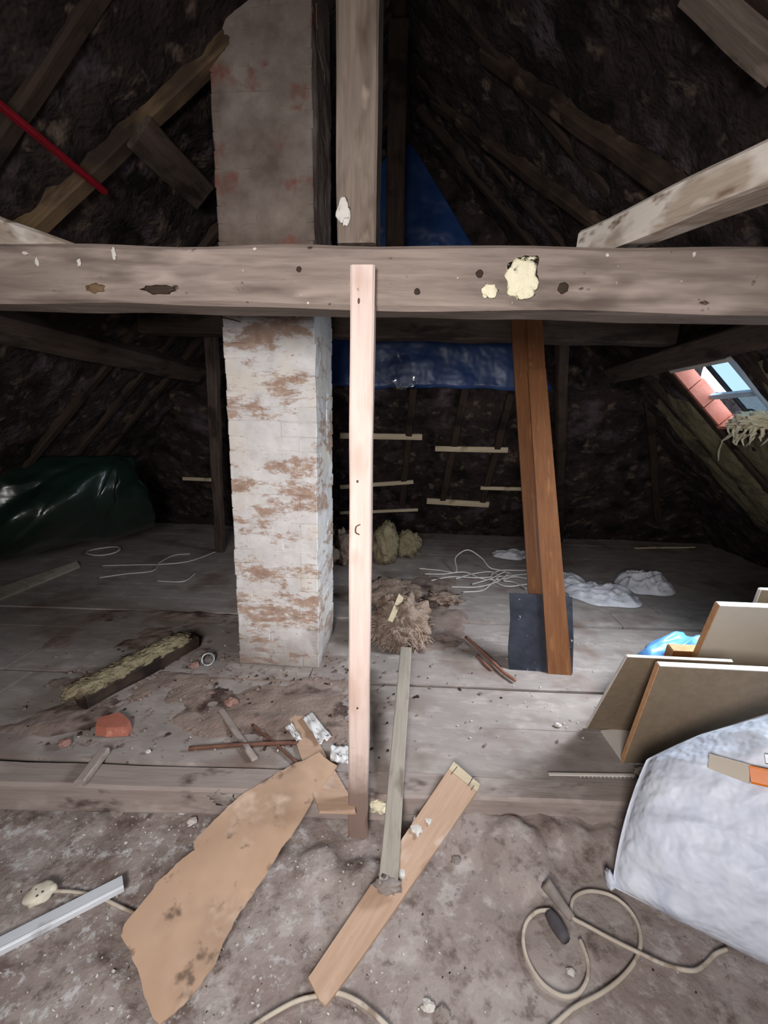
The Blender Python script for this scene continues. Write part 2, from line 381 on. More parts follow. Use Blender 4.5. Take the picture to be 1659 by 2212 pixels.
FS = .042    # the boards run a little askew
floor = empty('floor_rear', (0, 0, 0), 'wide dusty grey floorboards behind the floor beam', 'floor', kind='structure')
edges = [1.66, 1.98, 2.318, 2.60, 2.88, 3.182, 3.46, 3.76, 4.06, 4.36, 4.66, 4.96, 5.26, 5.56, 5.86, 6.16]
big = {2: .024, 5: .045}
rnd = random.Random(3)
for i in range(len(edges) - 1):
    y0 = edges[i] + big.get(i, .001) / 2; y1 = edges[i + 1] - big.get(i + 1, .001) / 2
    cuts = [-4.4, -2.6 + rnd.uniform(-.5, .5), -.25 + rnd.uniform(-.5, .4), 1.9 + rnd.uniform(-.4, .6), 4.2]
    for a, b in zip(cuts[:-1], cuts[1:]):
        a += .003; b -= .003
        dz = rnd.uniform(-.001, .001)
        n = max(3, int((b - a) / .25)); V = []; F = []
        for q in range(n + 1):
            x = a + (b - a) * q / n
            for (yy, zz_) in ((y0, -.03), (y0, -.0003), (y0 + .0005, 0), (y1 - .0005, 0), (y1, -.0003), (y1, -.03)):
                wv = .0025 * noise.noise(Vector((x * 2, yy * 3, i)))
                V.append((x, yy + FS * x + wv, zz_ + dz + wv))
        for q in range(n):
            for r in range(6):
                F.append((q * 6 + r, q * 6 + (r + 1) % 6, q * 6 + 6 + (r + 1) % 6, q * 6 + 6 + r))
        F.append(tuple(range(5, -1, -1))); F.append(tuple(n * 6 + r for r in range(6)))
        mk('plank', V, F, M['plank'], floor)
# joist void under the boards
V, F = grid(1, 1, lambda u, v: Vector((-5 + 10 * u, 1.5 + 5.5 * v, -.16)))
mk('subfloor', V, F, M['dirt'], floor)
for x0 in (-5.0, 2.55):
    V, F = grid(24, 27, lambda u, v: Vector((x0 + 2.45 * u, -1.1 + 2.9 * v, G - .004 + .01 * fbm((u * 6, v * 6, x0)))))
    o = mk('floor_side', V, F, M['dirt'], smooth=True); tag(o, 'dark dusty floor under the eaves ' + ('on the chimney side' if x0 < 0 else 'on the roof light side'), 'floor', kind='structure')

# ------------------------------------------------------------------ setting: roof
RX0, ZR, ZL = -.22, 3.9, 4.34
def lump(a, b, s):
    n = fbm((a * 2.3, b * 2.3, s)); m = fbm((a * 7, b * 7, s + 3)); r = 1 - abs(noise.noise(Vector((a * 4.5, b * 4.5, s + 8)))) * 2
    return .03 * n + .028 * m + .02 * max(0, r)
def slope(name, right):
    xs = [RX0 + i * .045 for i in range(int(4.3 / .045) + 1)]
    if right:
        xs = [x for x in xs if abs(x - SKX0) > .02 and abs(x - SKX1) > .02] + [SKX0, SKX1]
        xs.sort()
    else: xs = [-(x - RX0) + RX0 for x in xs]
    ys = [-1.05 + .05 * i for i in range(int(7.4 / .05) + 1)]
    if right:
        ys = [y for y in ys if abs(y - SKY0) > .02 and abs(y - SKY1) > .02] + [SKY0, SKY1]; ys.sort()
    V, F = [], []
    for y in ys:
        for x in xs:
            h = lump(x * 1.41, y, 1 if right else 20)
            if right:
                ed = max(SKX0 - x, x - SKX1, SKY0 - y, y - SKY1)
                if ed < .12: h *= max(0, ed) / .12
            z = (ZR - x) if right else (ZL + x)
            V.append((x - (h if right else -h) * .7, y, z - h * .7))
    nx = len(xs)
    for j in range(len(ys) - 1):
        for i in range(nx - 1):
            if right and SK2[0] < xs[i] + .02 < SK2[1] and SK2[2] < ys[j] + .02 < SK2[3]: continue
            if right and SKX0 - 1e-6 <= xs[i] and xs[i + 1] <= SKX1 + 1e-6 and SKY0 - 1e-6 <= ys[j] and ys[j + 1] <= SKY1 + 1e-6: continue
            a = j * nx + i; F.append((a, a + 1, a + nx + 1, a + nx))
    o = mk(name, V, F, M['torch'], smooth=True, origin=(0, 0, 0))
    return tag(o, 'dark mortar torched underside of the roof slope ' + ('with the roof light' if right else 'beside the chimney'), 'roof', kind='structure')
roof_r = slope('roof_right', True); roof_l = slope('roof_left', False)
# lower hip behind the rear truss and the small gable above it
HY0, HZ0, HY1 = 4.5, 1.85, 6.0
HS = HZ0 / (HY1 - HY0)
def PH(px, py, off=0): return pl(px, py, (0, HS, 1), HS * HY1 - off)
def hipfn(u, v):
    x = -4.4 + 8.4 * u; y = HY0 + (HY1 - HY0 + .1) * v; h = lump(x, y * 1.4, 40)
    return Vector((x, y - h * .7, HZ0 - HS * (y - HY0) - h * .7))
V, F = grid(170, 44, hipfn); roof_b = mk('roof_back', V, F, M['torch'], smooth=True, origin=(0, 0, 0))
tag(roof_b, 'dark hipped end of the roof with short cream laths', 'roof', kind='structure')
def gabfn(u, v):
    x = -3 + 5.6 * u; z = HZ0 - .05 + 2.4 * v; h = lump(x, z, 60)
    return Vector((x, HY0 + .02 - h * .7, z))
V, F = grid(90, 44, gabfn); o = mk('wall_back', V, F, M['torch'], smooth=True, origin=(0, 0, 0))
tag(o, 'dark upper gable wall behind the blue tarpaulin', 'wall', kind='structure')
# partition behind the camera; its window is added to hold the front fill
wf = empty('wall_front', (0, -1.0, G), 'boarded partition with an added window opening behind the camera', 'wall', kind='structure')
def bx(name, x0, x1, y0, y1, z0, z1, m, parent=None):
    V = [(x, y, z) for x in (x0, x1) for y in (y0, y1) for z in (z0, z1)]
    return mk(name, V, [(0, 1, 3, 2), (4, 6, 7, 5), (0, 4, 5, 1), (2, 3, 7, 6), (0, 2, 6, 4), (1, 5, 7, 3)], m, parent)
WX0, WX1, WZ0, WZ1 = -.85, .15, 1.2, 2.3
for (a, b, c, d) in ((-4.6, WX0, G, 4.3), (WX1, 4.2, G, 4.3), (WX0, WX1, G, WZ0), (WX0, WX1, WZ1, 4.3)):
    bx('panel', a, b, -1.04, -1.0, c, d, M['wallplain'], wf)
fill_win = empty('fill_window', (-.35, -1.0, WZ0), 'unseen window frame added behind the camera to hold the front fill light', 'window', kind='structure')  # unseen frame added around the front fill light
for (a, b, c, d) in ((WX0 - .04, WX0, WZ0 - .04, WZ1 + .04), (WX1, WX1 + .04, WZ0 - .04, WZ1 + .04), (WX0, WX1, WZ0 - .04, WZ0), (WX0, WX1, WZ1, WZ1 + .04)):
    bx('window_frame', a, b, -1.0, -.96, c, d, M['rim'], fill_win)

bx('sky_blocker', WX0, WX1, -1.03, -1.02, WZ0, WZ1, M['rim'], fill_win)  # added sheet that closes the opening and keeps the sky out
# rafters: parts of the slopes they carry
def rafter(right, y, x0, x1, w, h, m, dy=0, sink=.45, seed=1):
    off = h * (.5 - sink); s = .707 * off
    if right: a = (x0 - s, y, ZR - x0 - s); b = (x1 - s, y + dy, ZR - x1 - s); up = (-1, 0, -1)
    else: a = (x0 + s, y, ZL + x0 - s); b = (x1 + s, y + dy, ZL + x1 - s); up = (1, 0, -1)
    return timber('rafter', a, b, w, h, m, roof_r if right else roof_l, up=up, wob=.006, ch=.012, seed=seed)
for i, y in enumerate((1.0, 1.45, 1.9, 3.35, 3.8, 4.2)):
    rafter(False, y, -.3, -4.2, .08, .10, M['rafter'], sink=.55, seed=i)
timber('rafter', PL(560, 22, .02), PL(-160, 705, .04), .085, .09, M['rafter_tan'], roof_l, up=(1, 0, -1), wob=.006, seed=11)
for i, y in enumerate((.6, 1.3, 1.78, 4.15)):
    rafter(True, y, -.1, 3.8, .08, .10, M['rafter'], sink=.55, seed=20 + i)
for i, y in enumerate((2.98, 3.81)):
    rafter(True, y, -.1, 3.8, .08, .10, M['rafter'], sink=.7, seed=30 + i)
timber('rafter', PR(1050, 110, -.01), PR(1470, 415, .05), .09, .09, M['rafter_mid'], roof_r, up=(-1, 0, -1), wob=.01, seed=41)
timber('rafter', PR(940, 215, -.01), PR(1300, 488, .05), .08, .09, M['rafter_mid'], roof_r, up=(-1, 0, -1), wob=.01, seed=42)
timber('rafter', PR(1500, -40, .05), PR(1700, 140, .06), .09, .09, M['post'], roof_r, up=(-1, 0, -1), wob=.01, seed=43)
timber('ridge_board', (RX0, -1.0, 4.04), (RX0, 4.7, 4.04), .09, .2, M['rafter'], roof_l, wob=.004, seed=99)
# hip rafters and cream laths
for i, (a, b) in enumerate((((893, 835), (868, 1090)), ((1005, 835), (955, 1085)), ((1105, 845), (1040, 1090)), ((775, 835), (765, 1090)), ((1215, 850), (1200, 1100)), ((600, 835), (560, 1090)), ((330, 860), (300, 1120)), ((1400, 860), (1420, 1120)))):
    timber('rafter', PH(*a, .03), PH(*b, .03), .075, .09, M['rafter'], roof_b, up=(0, -HS, -1), wob=.01, seed=50 + i)
for i, (a, b, h) in enumerate((((735, 941), (912, 944), .05), ((940, 969), (1097, 972), .048), ((735, 1052), (893, 1041), .04), ((1038, 1054), (1160, 1057), .035), ((922, 1082), (1056, 1090), .06), ((735, 1108), (903, 1101), .032), ((395, 1034), (480, 1037), .035))):
    timber('lath', PH(*a, .1), PH(*b, .1), .02, h * 1.25, M['creamlath'], roof_b, up=(0, -.2, 1), wob=.003, ch=.003, seed=70 + i)
# olive insulation between the rafters under the roof light
for i, (y0, y1, x0, x1) in enumerate(((3.12, 3.76, 2.42, 3.5), (3.86, 4.45, 2.1, 3.4), (2.72, 3.04, 2.0, 3.6))):
    V, F = grid(26, 20, lambda u, v: (lambda x, y, h: Vector((x - h * .7, y, ZR - x - h * .7)))(x0 + (x1 - x0) * u, y0 + (y1 - y0) * v, .055 + .02 * fbm((u * 5, v * 5, i)) - .06 * max(abs(u - .5) * 2, abs(v - .5) * 2) ** 6))
    o = mk('insulation_batt', V, F, M['insul'], roof_r, smooth=True); o['label'] = 'olive grey insulation batt between rafters'

# roof light: opening, reveal, frame, pane, glazing bar
sk = empty('window_1', (SKX0, SKY0, ZR - SKX1), 'small roof light with salmon tile reveal and pale blue bar', 'window', kind='structure')
def RN(x, y, o): return Vector((x + o * .707, y, ZR - x + o * .707))
def rbox(name, x0, x1, y0, y1, o0, o1, m, parent):
    V = [RN(x, y, o) for x in (x0, x1) for y in (y0, y1) for o in (o0, o1)]
    return mk(name, V, [(0, 1, 3, 2), (4, 6, 7, 5), (0, 4, 5, 1), (2, 3, 7, 6), (0, 2, 6, 4), (1, 5, 7, 3)], m, parent)
nt = 3
for i in range(nt):
    xa = SKX0 + (SKX1 - SKX0) * i / nt; xb = SKX0 + (SKX1 - SKX0) * (i + 1) / nt - .006
    rbox('reveal_tile', xa, xb, SKY1, SKY1 + .03, -.02, .10 + .01 * (i % 2), M['terracotta'], sk)
rbox('reveal_board', SKX0, SKX1, SKY0 - .02, SKY0, -.02, .10, M['paleframe'], sk)
rbox('reveal_board', SKX0 - .02, SKX0, SKY0 - .02, SKY1 + .03, -.03, .09, M['plaster'], sk)
rbox('reveal_board', SKX1, SKX1 + .02, SKY0 - .02, SKY1 + .03, -.03, .10, M['terracotta'], sk)
for (a, b, c, d) in ((SKX0 - .03, SKX1 + .03, SKY1 - .16, SKY1 - .125), (SKX0 - .03, SKX1 + .03, SKY0 - .03, SKY0 + .01), (SKX0 - .03, SKX0 + .015, SKY0, SKY1 - .03), (SKX1 - .01, SKX1 + .03, SKY0, SKY1 - .03)):
    rbox('window_frame', a, b, c, d, .105, .125, M['darkframe'], sk)
rbox('pane', SKX0, SKX1, SKY0, SKY1 - .16, .115, .118, M['glass'], sk)
rbox('glazing_bar', (SKX0 + SKX1) / 2 + .03, (SKX0 + SKX1) / 2 + .06, SKY0 - .02, SKY1 + .005, .06, .085, M['paleframe'], sk)
# cream wool hanging from the lower edge of the roof light
pf = PR(1640, 908, -.02)
wl = empty('insulation_tuft', pf, 'cream fluffy insulation tuft hanging from lower edge of the roof light', 'insulation')
blob('clump', pf, (.13, .17, .06), M['foam'], wl, amp=.45, freq=3.5, sub=5, seed=3)
blob('clump', PR(1602, 916, -.01), (.08, .07, .045), M['foam'], wl, amp=.5, freq=3.5, sub=4, seed=5)
rs = random.Random(4)
for i in range(16):
    px, py = rs.uniform(1575, 1668), rs.uniform(915, 940); o_ = rs.uniform(.03, .07)
    tube('strand', [PR(px, py, o_), PR(px - rs.uniform(0, 12), py + rs.uniform(8, 18), o_ + .03), PR(px - rs.uniform(2, 22), py + rs.uniform(18, 34), o_ + .05)], lambda t: .013 * (1 - t) + .003, M['foam'], wl, n=4, sides=5)
tube('strand', [PR(1600, 920, .06), PR(1578, 940, .09), PR(1558, 954, .1)], lambda t: .018 * (1 - t) + .006, M['foam'], wl)
tube('strand', [PR(1560, 955, .1), PR(1553, 975, .1), PR(1552, 996, .1)], lambda t: .004 + .004 * sin(t * 3), M['foam'], wl)

w3 = empty('fill_rooflight', (2.2, 2.26, 1.6), 'unseen roof light frame added to hold the side fill light', 'window', kind='structure')  # made-up opening out of view, added for the side fill light
for (a, b, c, d) in ((SK2[0] - .06, SK2[1] + .06, SK2[2] - .06, SK2[2]), (SK2[0] - .06, SK2[1] + .06, SK2[3], SK2[3] + .06), (SK2[0] - .06, SK2[0], SK2[2], SK2[3]), (SK2[1], SK2[1] + .06, SK2[2], SK2[3])):
    rbox('window_frame', a, b, c, d, -.05, .12, M['rim'], w3)
# purlins
pr = timber('purlin', (1.745, .25, 2.04), (1.80, 4.75, 2.00), .12, .17, M['rearbeam'], up=(-1, 0, 1), wob=.01, seed=5)
tag(pr, 'dark purlin running above the roof light', 'beam', kind='thing')
pq = timber('purlin', (-2.25, .2, 1.99), (-2.28, 4.75, 1.96), .12, .17, M['rearbeam'], up=(1, 0, 1), wob=.01, seed=6)
tag(pq, 'dark purlin along the roof slope on the chimney side', 'beam', kind='thing')

# ------------------------------------------------------------------ timbers
TBY0, TBY1 = 1.512, 1.66
tb = empty('tie_beam', (-.2, 1.58, 1.86), 'long horizontal old grey timber beam crossing in front of the chimney', 'beam', kind='thing')
timber('beam_body', (-2.14, 1.586, 1.983), (1.64, 1.586, 1.927), .148, .182, M['oldbeam'], tb, wob=.009, ch=.012, seed=1, h2=.19)
def tbz(x): return 1.96 - .0144 * x
# splotches of yellow foam and white paint flakes stuck on its face
def decal(name, px, py, sx, sz, m, parent, y=TBY0 - .004, seed=0, t=.004, amp=.5):
    c = PY(px, py, y); return blob(name, c, (sx, t, sz), m, parent, amp=amp, freq=1.6, sub=3, seed=seed)
decal('foam_splotch', 1128, 596, .05, .062, M['foam'], tb, seed=4); decal('foam_splotch', 1133, 630, .03, .02, M['foam'], tb, seed=5)
decal('foam_splotch', 1056, 628, .024, .022, M['foam'], tb, seed=6)
for i, (px, py, a, b) in enumerate(((54, 547, .011, .006), (80, 566, .007, .012), (171, 567, .008, .012), (246, 547, .007, .018), (1312, 551, .005, .006), (1500, 549, .005, .008), (550, 538, .006, .004))):
    decal('paint_flake', px, py, a, b, M['plaster'], tb, seed=20 + i, t=.003, y=TBY0 - .002)
for i, (px, py, r) in enumerate(((1036, 591, .012), (1216, 622, .016), (901, 630, .010), (646, 582, .009))):
    decal('knot', px, py, r, r, M['rafter'], tb, seed=30 + i, t=.004, amp=.2, y=TBY0 - .001)
decal('worn_hollow', 345, 625, .055, .012, M['rafter'], tb, seed=41, t=.004, y=TBY0); decal('worn_hollow', 205, 622, .03, .014, M['rafter_tan'], tb, seed=42, t=.004, y=TBY0)

kp = timber('king_post', (-.224, 1.585, 2.056), (-.224, 1.585, 3.92), .128, .13, M['post'], up=(0, 1, 0), wob=.006, seed=2)
tag(kp, 'upright grey brown post standing on the long front beam', 'post', kind='thing')
o = blob('paint_splotch', PY(742, 458, 1.518), (.020, .003, .034), M['plaster'], None, amp=.5, freq=1.6, seed=9)
o.parent = kp; o.matrix_parent_inverse = kp.matrix_basis.inverted()

st = empty('prop_strut', (-.2, 1.47, G), 'pale pinkish upright timber prop nailed to the front of the long beam', 'post', kind='thing')
timber('prop_body', (-.1965, 1.482, G + .005), (-.196, 1.482, 1.972), .076, .05, M['strut'], st, up=(0, 1, 0), wob=.003, ch=.006, seed=3)
tube('bent_staple', [PY(778, 1133, 1.455), PY(769, 1138, 1.45), PY(768, 1150, 1.45), PY(776, 1155, 1.455)], .0022, M['rust'], st, n=5)
for i, (px, py) in enumerate(((775, 650), (772, 1040), (772, 1530))):
    blob('nail', PY(px, py, 1.456), (.004, .003, .009 if i == 0 else .005), M['rust'], st, amp=.1, sub=2, seed=i)

# joists that come from the tie beam towards the camera
jr = timber('loft_joist', (.57, 1.76, 2.118), (1.03, .2, 1.962), .105, .10, M['lime'], wob=.010, ch=.012, seed=7)
tag(jr, 'limewashed rough joist resting on the long beam and slanting towards the roof light side', 'beam', kind='thing')
jl = timber('loft_brace', (-1.12, 1.745, 1.985), (-2.2, 1.745, 2.36), .12, .15, M['lime'], up=(0, 0, 1), wob=.012, ch=.014, seed=8)
tag(jl, 'limewashed brace end showing above the long beam near the dark red pole', 'beam', kind='thing')

rb = timber('rear_beam', (-2.05, 3.28, 2.19), (1.66, 3.28, 2.13), .15, .17, M['rearbeam'], wob=.01, ch=.012, seed=9)
tag(rb, 'dark horizontal beam behind the chimney above the blue tarpaulin', 'beam', kind='thing')
rk = timber('rear_post', (-.215, 3.28, 2.27), (-.225, 3.28, 3.92), .12, .11, M['rafter'], up=(0, 1, 0), wob=.008, seed=10)
tag(rk, 'dark upright post standing on the rear beam behind the pale post', 'post', kind='thing')
pt = PY(452, 700, 3.42)
lp_ = timber('leaning_post', PZ(476, 1192, .0), (pt.x, 3.44, 2.2), .09, .07, M['rearbeam'], up=(0, 1, 0), wob=.01, seed=13)
tag(lp_, 'dark thin post leaning beside the chimney in the rear', 'post', kind='thing')
rp = timber('leaning_post', PZ(1208, 1170, 0), PY(1215, 735, 3.40), .08, .07, M['rafter'], up=(0, 1, 0), wob=.01, seed=14)
tag(rp, 'dark thin post standing behind the leaning brown boards', 'post', kind='thing')

# floor beam
def FBY(x, back): return (1.672 if back else 1.542) + .0635 * x
fb = empty('floor_beam', (0, 1.6, G), 'low grey timber floor beam lying across the loft floor', 'beam', kind='thing')
ca = (-2.6, FBY(-2.6, 0) + .065, -.068); cb = (2.6, FBY(2.6, 0) + .065, -.068)
timber('beam_body', ca, cb, .13, .134, M['sill_wood'], fb, wob=.008, ch=.01, seed=15)
for i, (px, py) in enumerate(((820, 1742), (480, 1722))):
    c = PY(px, py, FBY(0, 0) + .0635 * (px - 830) / 950 * 1.6 - .01)
    blob('mortar_lump', c, (.04 + .02 * (i % 2), .02, .03), M['foam'] if i == 0 else M['stone'], fb, amp=.6, freq=2.4, seed=60 + i)

# ------------------------------------------------------------------ chimney
CX0, CX1, CY0, CY1 = -1.083, -.578, 2.44, 2.90
ch = empty('chimney', (CX0 + .25, CY0 + .23, 0), 'worn whitewashed brick chimney stack rising through the loft', 'chimney', kind='thing')
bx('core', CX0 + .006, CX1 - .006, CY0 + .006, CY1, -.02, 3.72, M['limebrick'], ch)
CH = .083
def brickmesh(lx, ly, lz, seed):
    bm = bmesh.new(); bmesh.ops.create_cube(bm, size=1)
    for v in bm.verts: v.co = Vector((v.co.x * lx, v.co.y * ly, v.co.z * lz))
    bmesh.ops.bevel(bm, geom=bm.edges[:], offset=.005, segments=1, affect='EDGES')
    for v in bm.verts:
        v.co += noise.noise_vector(v.co * 14 + Vector((seed * 5, 0, seed))) * .005
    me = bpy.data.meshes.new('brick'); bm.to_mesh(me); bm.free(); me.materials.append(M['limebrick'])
    me.polygons.foreach_set('use_smooth', [False] * len(me.polygons)); return me
BL = (CX1 - CX0) / 2.5; BH = BL / 2; SL = (CY1 - CY0 - BH) / 2
STR = [brickmesh(BL - .0, BH - .0, CH - .001, i) for i in range(5)]
HEA = [brickmesh(BH, BH, CH - .001, i + 9) for i in range(4)]
SID = [brickmesh(BH, SL, CH - .001, i + 20) for i in range(5)]
rb_ = random.Random(5); base = PLOC[ch.name]
def brick(me, x, y, z):
    o = bpy.data.objects.new('brick', me); o.location = Vector((x + rb_.uniform(-.003, .003), y + rb_.uniform(-.004, .004), z)) - base
    o.rotation_euler = (rb_.uniform(-.01, .01), rb_.uniform(-.008, .008), rb_.uniform(-.012, .012) + (pi if rb_.random() < .5 else 0))
    link(o, ch)
for c in range(42):
    z = CH * (c + .5)
    xs = [BL, BL, BH] if c % 2 == 0 else [BH, BL, BL]
    x = CX0
    for L in xs:
        brick(rb_.choice(HEA if L < BL else STR), x + L / 2, CY0 + BH / 2, z); x += L
    for s in range(2):
        for xx in (CX0 + BH / 2, CX1 - BH / 2):
            brick(rb_.choice(SID), xx, CY0 + BH + SL * (s + .5), z)
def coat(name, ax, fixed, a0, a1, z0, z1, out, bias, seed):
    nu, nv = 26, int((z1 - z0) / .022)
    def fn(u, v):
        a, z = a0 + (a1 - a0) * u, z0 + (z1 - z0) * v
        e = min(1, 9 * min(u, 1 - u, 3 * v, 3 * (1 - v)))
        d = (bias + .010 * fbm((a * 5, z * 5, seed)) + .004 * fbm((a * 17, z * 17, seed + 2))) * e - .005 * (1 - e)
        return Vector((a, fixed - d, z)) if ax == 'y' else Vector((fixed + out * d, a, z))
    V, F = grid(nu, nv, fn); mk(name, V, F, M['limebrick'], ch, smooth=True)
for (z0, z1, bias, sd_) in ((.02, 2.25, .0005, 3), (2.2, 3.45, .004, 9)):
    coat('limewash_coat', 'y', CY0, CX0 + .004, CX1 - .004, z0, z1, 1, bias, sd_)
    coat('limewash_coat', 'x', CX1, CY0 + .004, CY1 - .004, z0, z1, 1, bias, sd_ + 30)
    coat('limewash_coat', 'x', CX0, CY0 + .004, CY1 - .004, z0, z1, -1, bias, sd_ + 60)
tube('nail', [PY(474, 684, CY0 - .0), PY(500, 690, CY0 - .03), PY(519, 695, CY0 - .045)], .003, M['rust'], ch)

# ------------------------------------------------------------------ tarpaulins
def tarpfn(u, v):
    z = 3.92 - 2.09 * v; hw = .03 + 1.44 * v ** .92; x = -.245 + (u * 2 - 1) * hw
    if v > .97: z += .03 * noise.noise(Vector((x * 3, 0, 5)))
    y = 4.40 + .03 * noise.noise(Vector((x * 2.2, z * 2.2, 2))) + .012 * noise.noise(Vector((x * 7, z * 7, 5)))
    return Vector((x, y, z))
V, F = grid(60, 50, tarpfn)
bt = empty('blue_tarpaulin', (-.245, 4.4, 1.83), 'blue plastic tarpaulin covering the far gable behind the beams', 'tarpaulin')
solid(mk('sheet', V, F, M['bluetarp'], bt, smooth=True), .003)
V, F = rows_sheet([[PY(805, 792, 4.33), PY(840, 770, 4.31), PY(885, 765, 4.33)], [PY(815, 815, 4.32), PY(850, 820, 4.27), PY(895, 815, 4.32)], [PY(838, 836, 4.33), PY(865, 842, 4.30), PY(905, 835, 4.33)]], 18, 14,
    lambda u, v: Vector((0, .025 * noise.noise(Vector((u * 6, v * 6, 3))), 0)))
o = mk('clear_fold', V, F, M['film'], bt, smooth=True); o['label'] = 'clear crumpled plastic flap'

# green tarpaulin over stored goods under the eaves
gt = empty('green_tarpaulin', (-3.2, 4.0, 0), 'dark green plastic tarpaulin draped under the roof slope', 'tarpaulin')
def gfold(u, v):
    s = .5 + .5 * v
    a = math.atan2(v + .05, (u - .8) + 1e-3)
    tri = lambda q: 2 * abs((q / pi) % 2 - 1) - 1
    return Vector((.01 * tri(a * 15) * v + .02 * noise.noise(Vector((u * 9, v * 9, 3))), .09 * tri(a * 10 + .5) * min(1, v * 1.6) + .05 * tri(a * 23) * v + .03 * noise.noise(Vector((u * 8, v * 8, 7))), .03 * tri(a * 10 + 1) * v + .02 * noise.noise(Vector((u * 7, v * 5, 1)))))
V, F = rows_sheet([
    [PY(-160, 985, 3.0), PY(0, 990, 3.25), PY(120, 985, 3.55), PY(240, 985, 3.85), PY(285, 985, 4.0)],
    [PY(-160, 1060, 2.95), PY(0, 1050, 3.15), PY(120, 1040, 3.4), PY(245, 1015, 3.7), PY(300, 1030, 3.95)],
    [PY(-160, 1140, 2.9), PY(0, 1130, 3.05), PY(120, 1110, 3.3), PY(235, 1080, 3.65), PY(318, 1075, 4.0)],
    [PY(-160, 1215, 2.95), PY(0, 1195, 3.2), PY(120, 1172, 3.5), PY(215, 1150, 3.85), PY(330, 1125, 4.2)],
    [PY(-160, 1232, 3.4), PY(0, 1208, 3.6), PY(120, 1190, 3.9), PY(215, 1168, 4.2), PY(326, 1140, 4.5)]], 70, 50, gfold)
solid(mk('sheet', V, F, M['greentarp'], gt, smooth=True), .003)
# ------------------------------------------------------------------ rear floor: cables, cloth, wool, boards
def floorpts(pts, z): return [PZ(x, y, z) for x, y in pts]
def wig(pts, amp, z0): return pts
wires = [
    ('pale wire arching in a loop above the tangle beside the brown boards', [(905, 1228, .012), (950, 1232, .012), (985, 1235, .02), (984, 1205, .10), (1010, 1188, .16), (1040, 1205, .10), (1062, 1228, .03), (1110, 1232, .012), (1140, 1232, .012)]),
    ('pale wire running straight across the tangle', [(932, 1254, .012), (975, 1246, .012), (1030, 1248, .02), (1085, 1245, .012), (1140, 1240, .012)]),
    ('pale wire at the near side of the tangle', [(975, 1268, .012), (1030, 1268, .012), (1070, 1258, .02), (1095, 1240, .03), (1080, 1232, .03), (1060, 1246, .012), (1090, 1266, .012), (1140, 1262, .012)]),
    ('pale wire curving out of the tangle towards the fibre heap', [(1000, 1279, .012), (1040, 1276, .012), (1060, 1262, .012), (1075, 1245, .03), (1060, 1235, .03), (1020, 1240, .012), (985, 1250, .012)])]
wires += [('pale wire wandering through the middle of the tangle', [(918, 1240, .012), (960, 1240, .015), (1005, 1236, .03), (1040, 1250, .012), (1075, 1252, .02), (1110, 1246, .012), (1138, 1250, .012)]),
    ('pale wire with a small loop at the end nearest the brown boards', [(1020, 1262, .012), (1060, 1250, .03), (1090, 1236, .03), (1105, 1244, .02), (1088, 1254, .012), (1110, 1258, .012), (1136, 1272, .012)])]
for lab, pts in wires:
    o = tube('wire', [PZ(x, y, z) for x, y, z in pts], .008, M['greycable'], sides=5, n=10)
    tag(o, lab, 'cable', 'wires tangled on the rear floor')
lw = [
    ('thin wire crossing the far floor towards the leaning post', [(220, 1222), (300, 1220), (350, 1219), (410, 1212), (466, 1192)]),
    ('thin wire lying straight beside the chimney', [(215, 1248), (270, 1240), (330, 1233), (345, 1215), (375, 1200), (410, 1196)]),
    ('thin wire with a bent end beside the chimney foot', [(340, 1255), (385, 1257), (405, 1252), (422, 1238)])]
for lab, pts in lw:
    o = tube('wire', floorpts(pts, .010), .0065, M['greycable'], sides=5, n=10); tag(o, lab, 'cable', 'wires left on the dark far floor')
cpt = PZ(224, 1190, .02)
o = tube('cable_coil', [cpt + Vector((.16 * cos(a), .16 * sin(a), .0 + .006 * sin(a * 2))) for a in [2 * pi * i / 40 for i in range(41)]], .009, M['greycable'], raw=True)
tag(o, 'round coil of cable lying before the green tarpaulin', 'cable')
o = slab('timber_offcut', [PZ(0, 1293, .02), PZ(173, 1222, .02), PZ(165, 1212, .05), PZ(0, 1268, .05)], .02, M['lathwood'], nrm=(0, 0, 1)); tag(o, 'long grey board lying on the floor before the green tarpaulin', 'board')

def crumple(name, c, rx, ry, h, m, seed, rot=0, n=46, ridge=5, parent=None):
    cr, sr = cos(rot), sin(rot)
    def fn(u, v):
        a = 2 * pi * u; r = v ** .8
        k = 1 + .28 * noise.noise(Vector((cos(a) * 1.6, sin(a) * 1.6, seed)))
        x, y = rx * r * k * cos(a), ry * r * k * sin(a)
        n1 = abs(noise.noise(Vector((x * ridge * 1.6 + seed, y * ridge * 1.6, seed)))); n2 = noise.noise(Vector((x * ridge * 4, y * ridge * 4, seed + 4)))
        rd = (1 - min(1, 2.2 * n1)) ** 2; big_ = .5 + .5 * noise.noise(Vector((x * 3 + seed, y * 3, 2)))
        z = h * (1 - r ** 4) * (.25 + .55 * rd + .6 * big_ + .12 * n2) + .004
        return Vector((c[0] + x * cr - y * sr, c[1] + x * sr + y * cr, c[2] + max(.003, z)))
    V, F = grid(n * 2, n // 2, fn); return mk(name, V, F, m, parent, smooth=True)
ca = PZ(1275, 1275); cb = PZ(1385, 1270)
e = empty('cloth', (ca + cb) / 2, 'crumpled soiled white cloth lying on the floor behind the brown boards', 'cloth')
crumple('bunch', PZ(1300, 1285, .0), .33, .26, .07, M['cloth'], 3, .2, parent=e); crumple('bunch', PZ(1388, 1265, .0), .28, .26, .12, M['cloth'], 8, -.3, parent=e)
crumple('bunch', PZ(1235, 1258, .0), .16, .25, .06, M['cloth'], 13, .1, parent=e)
o = crumple('cloth', PZ(1105, 1200, .0), .24, .16, .06, M['cloth'], 23, 0); tag(o, 'small flat pale rag behind the wire tangle', 'cloth')
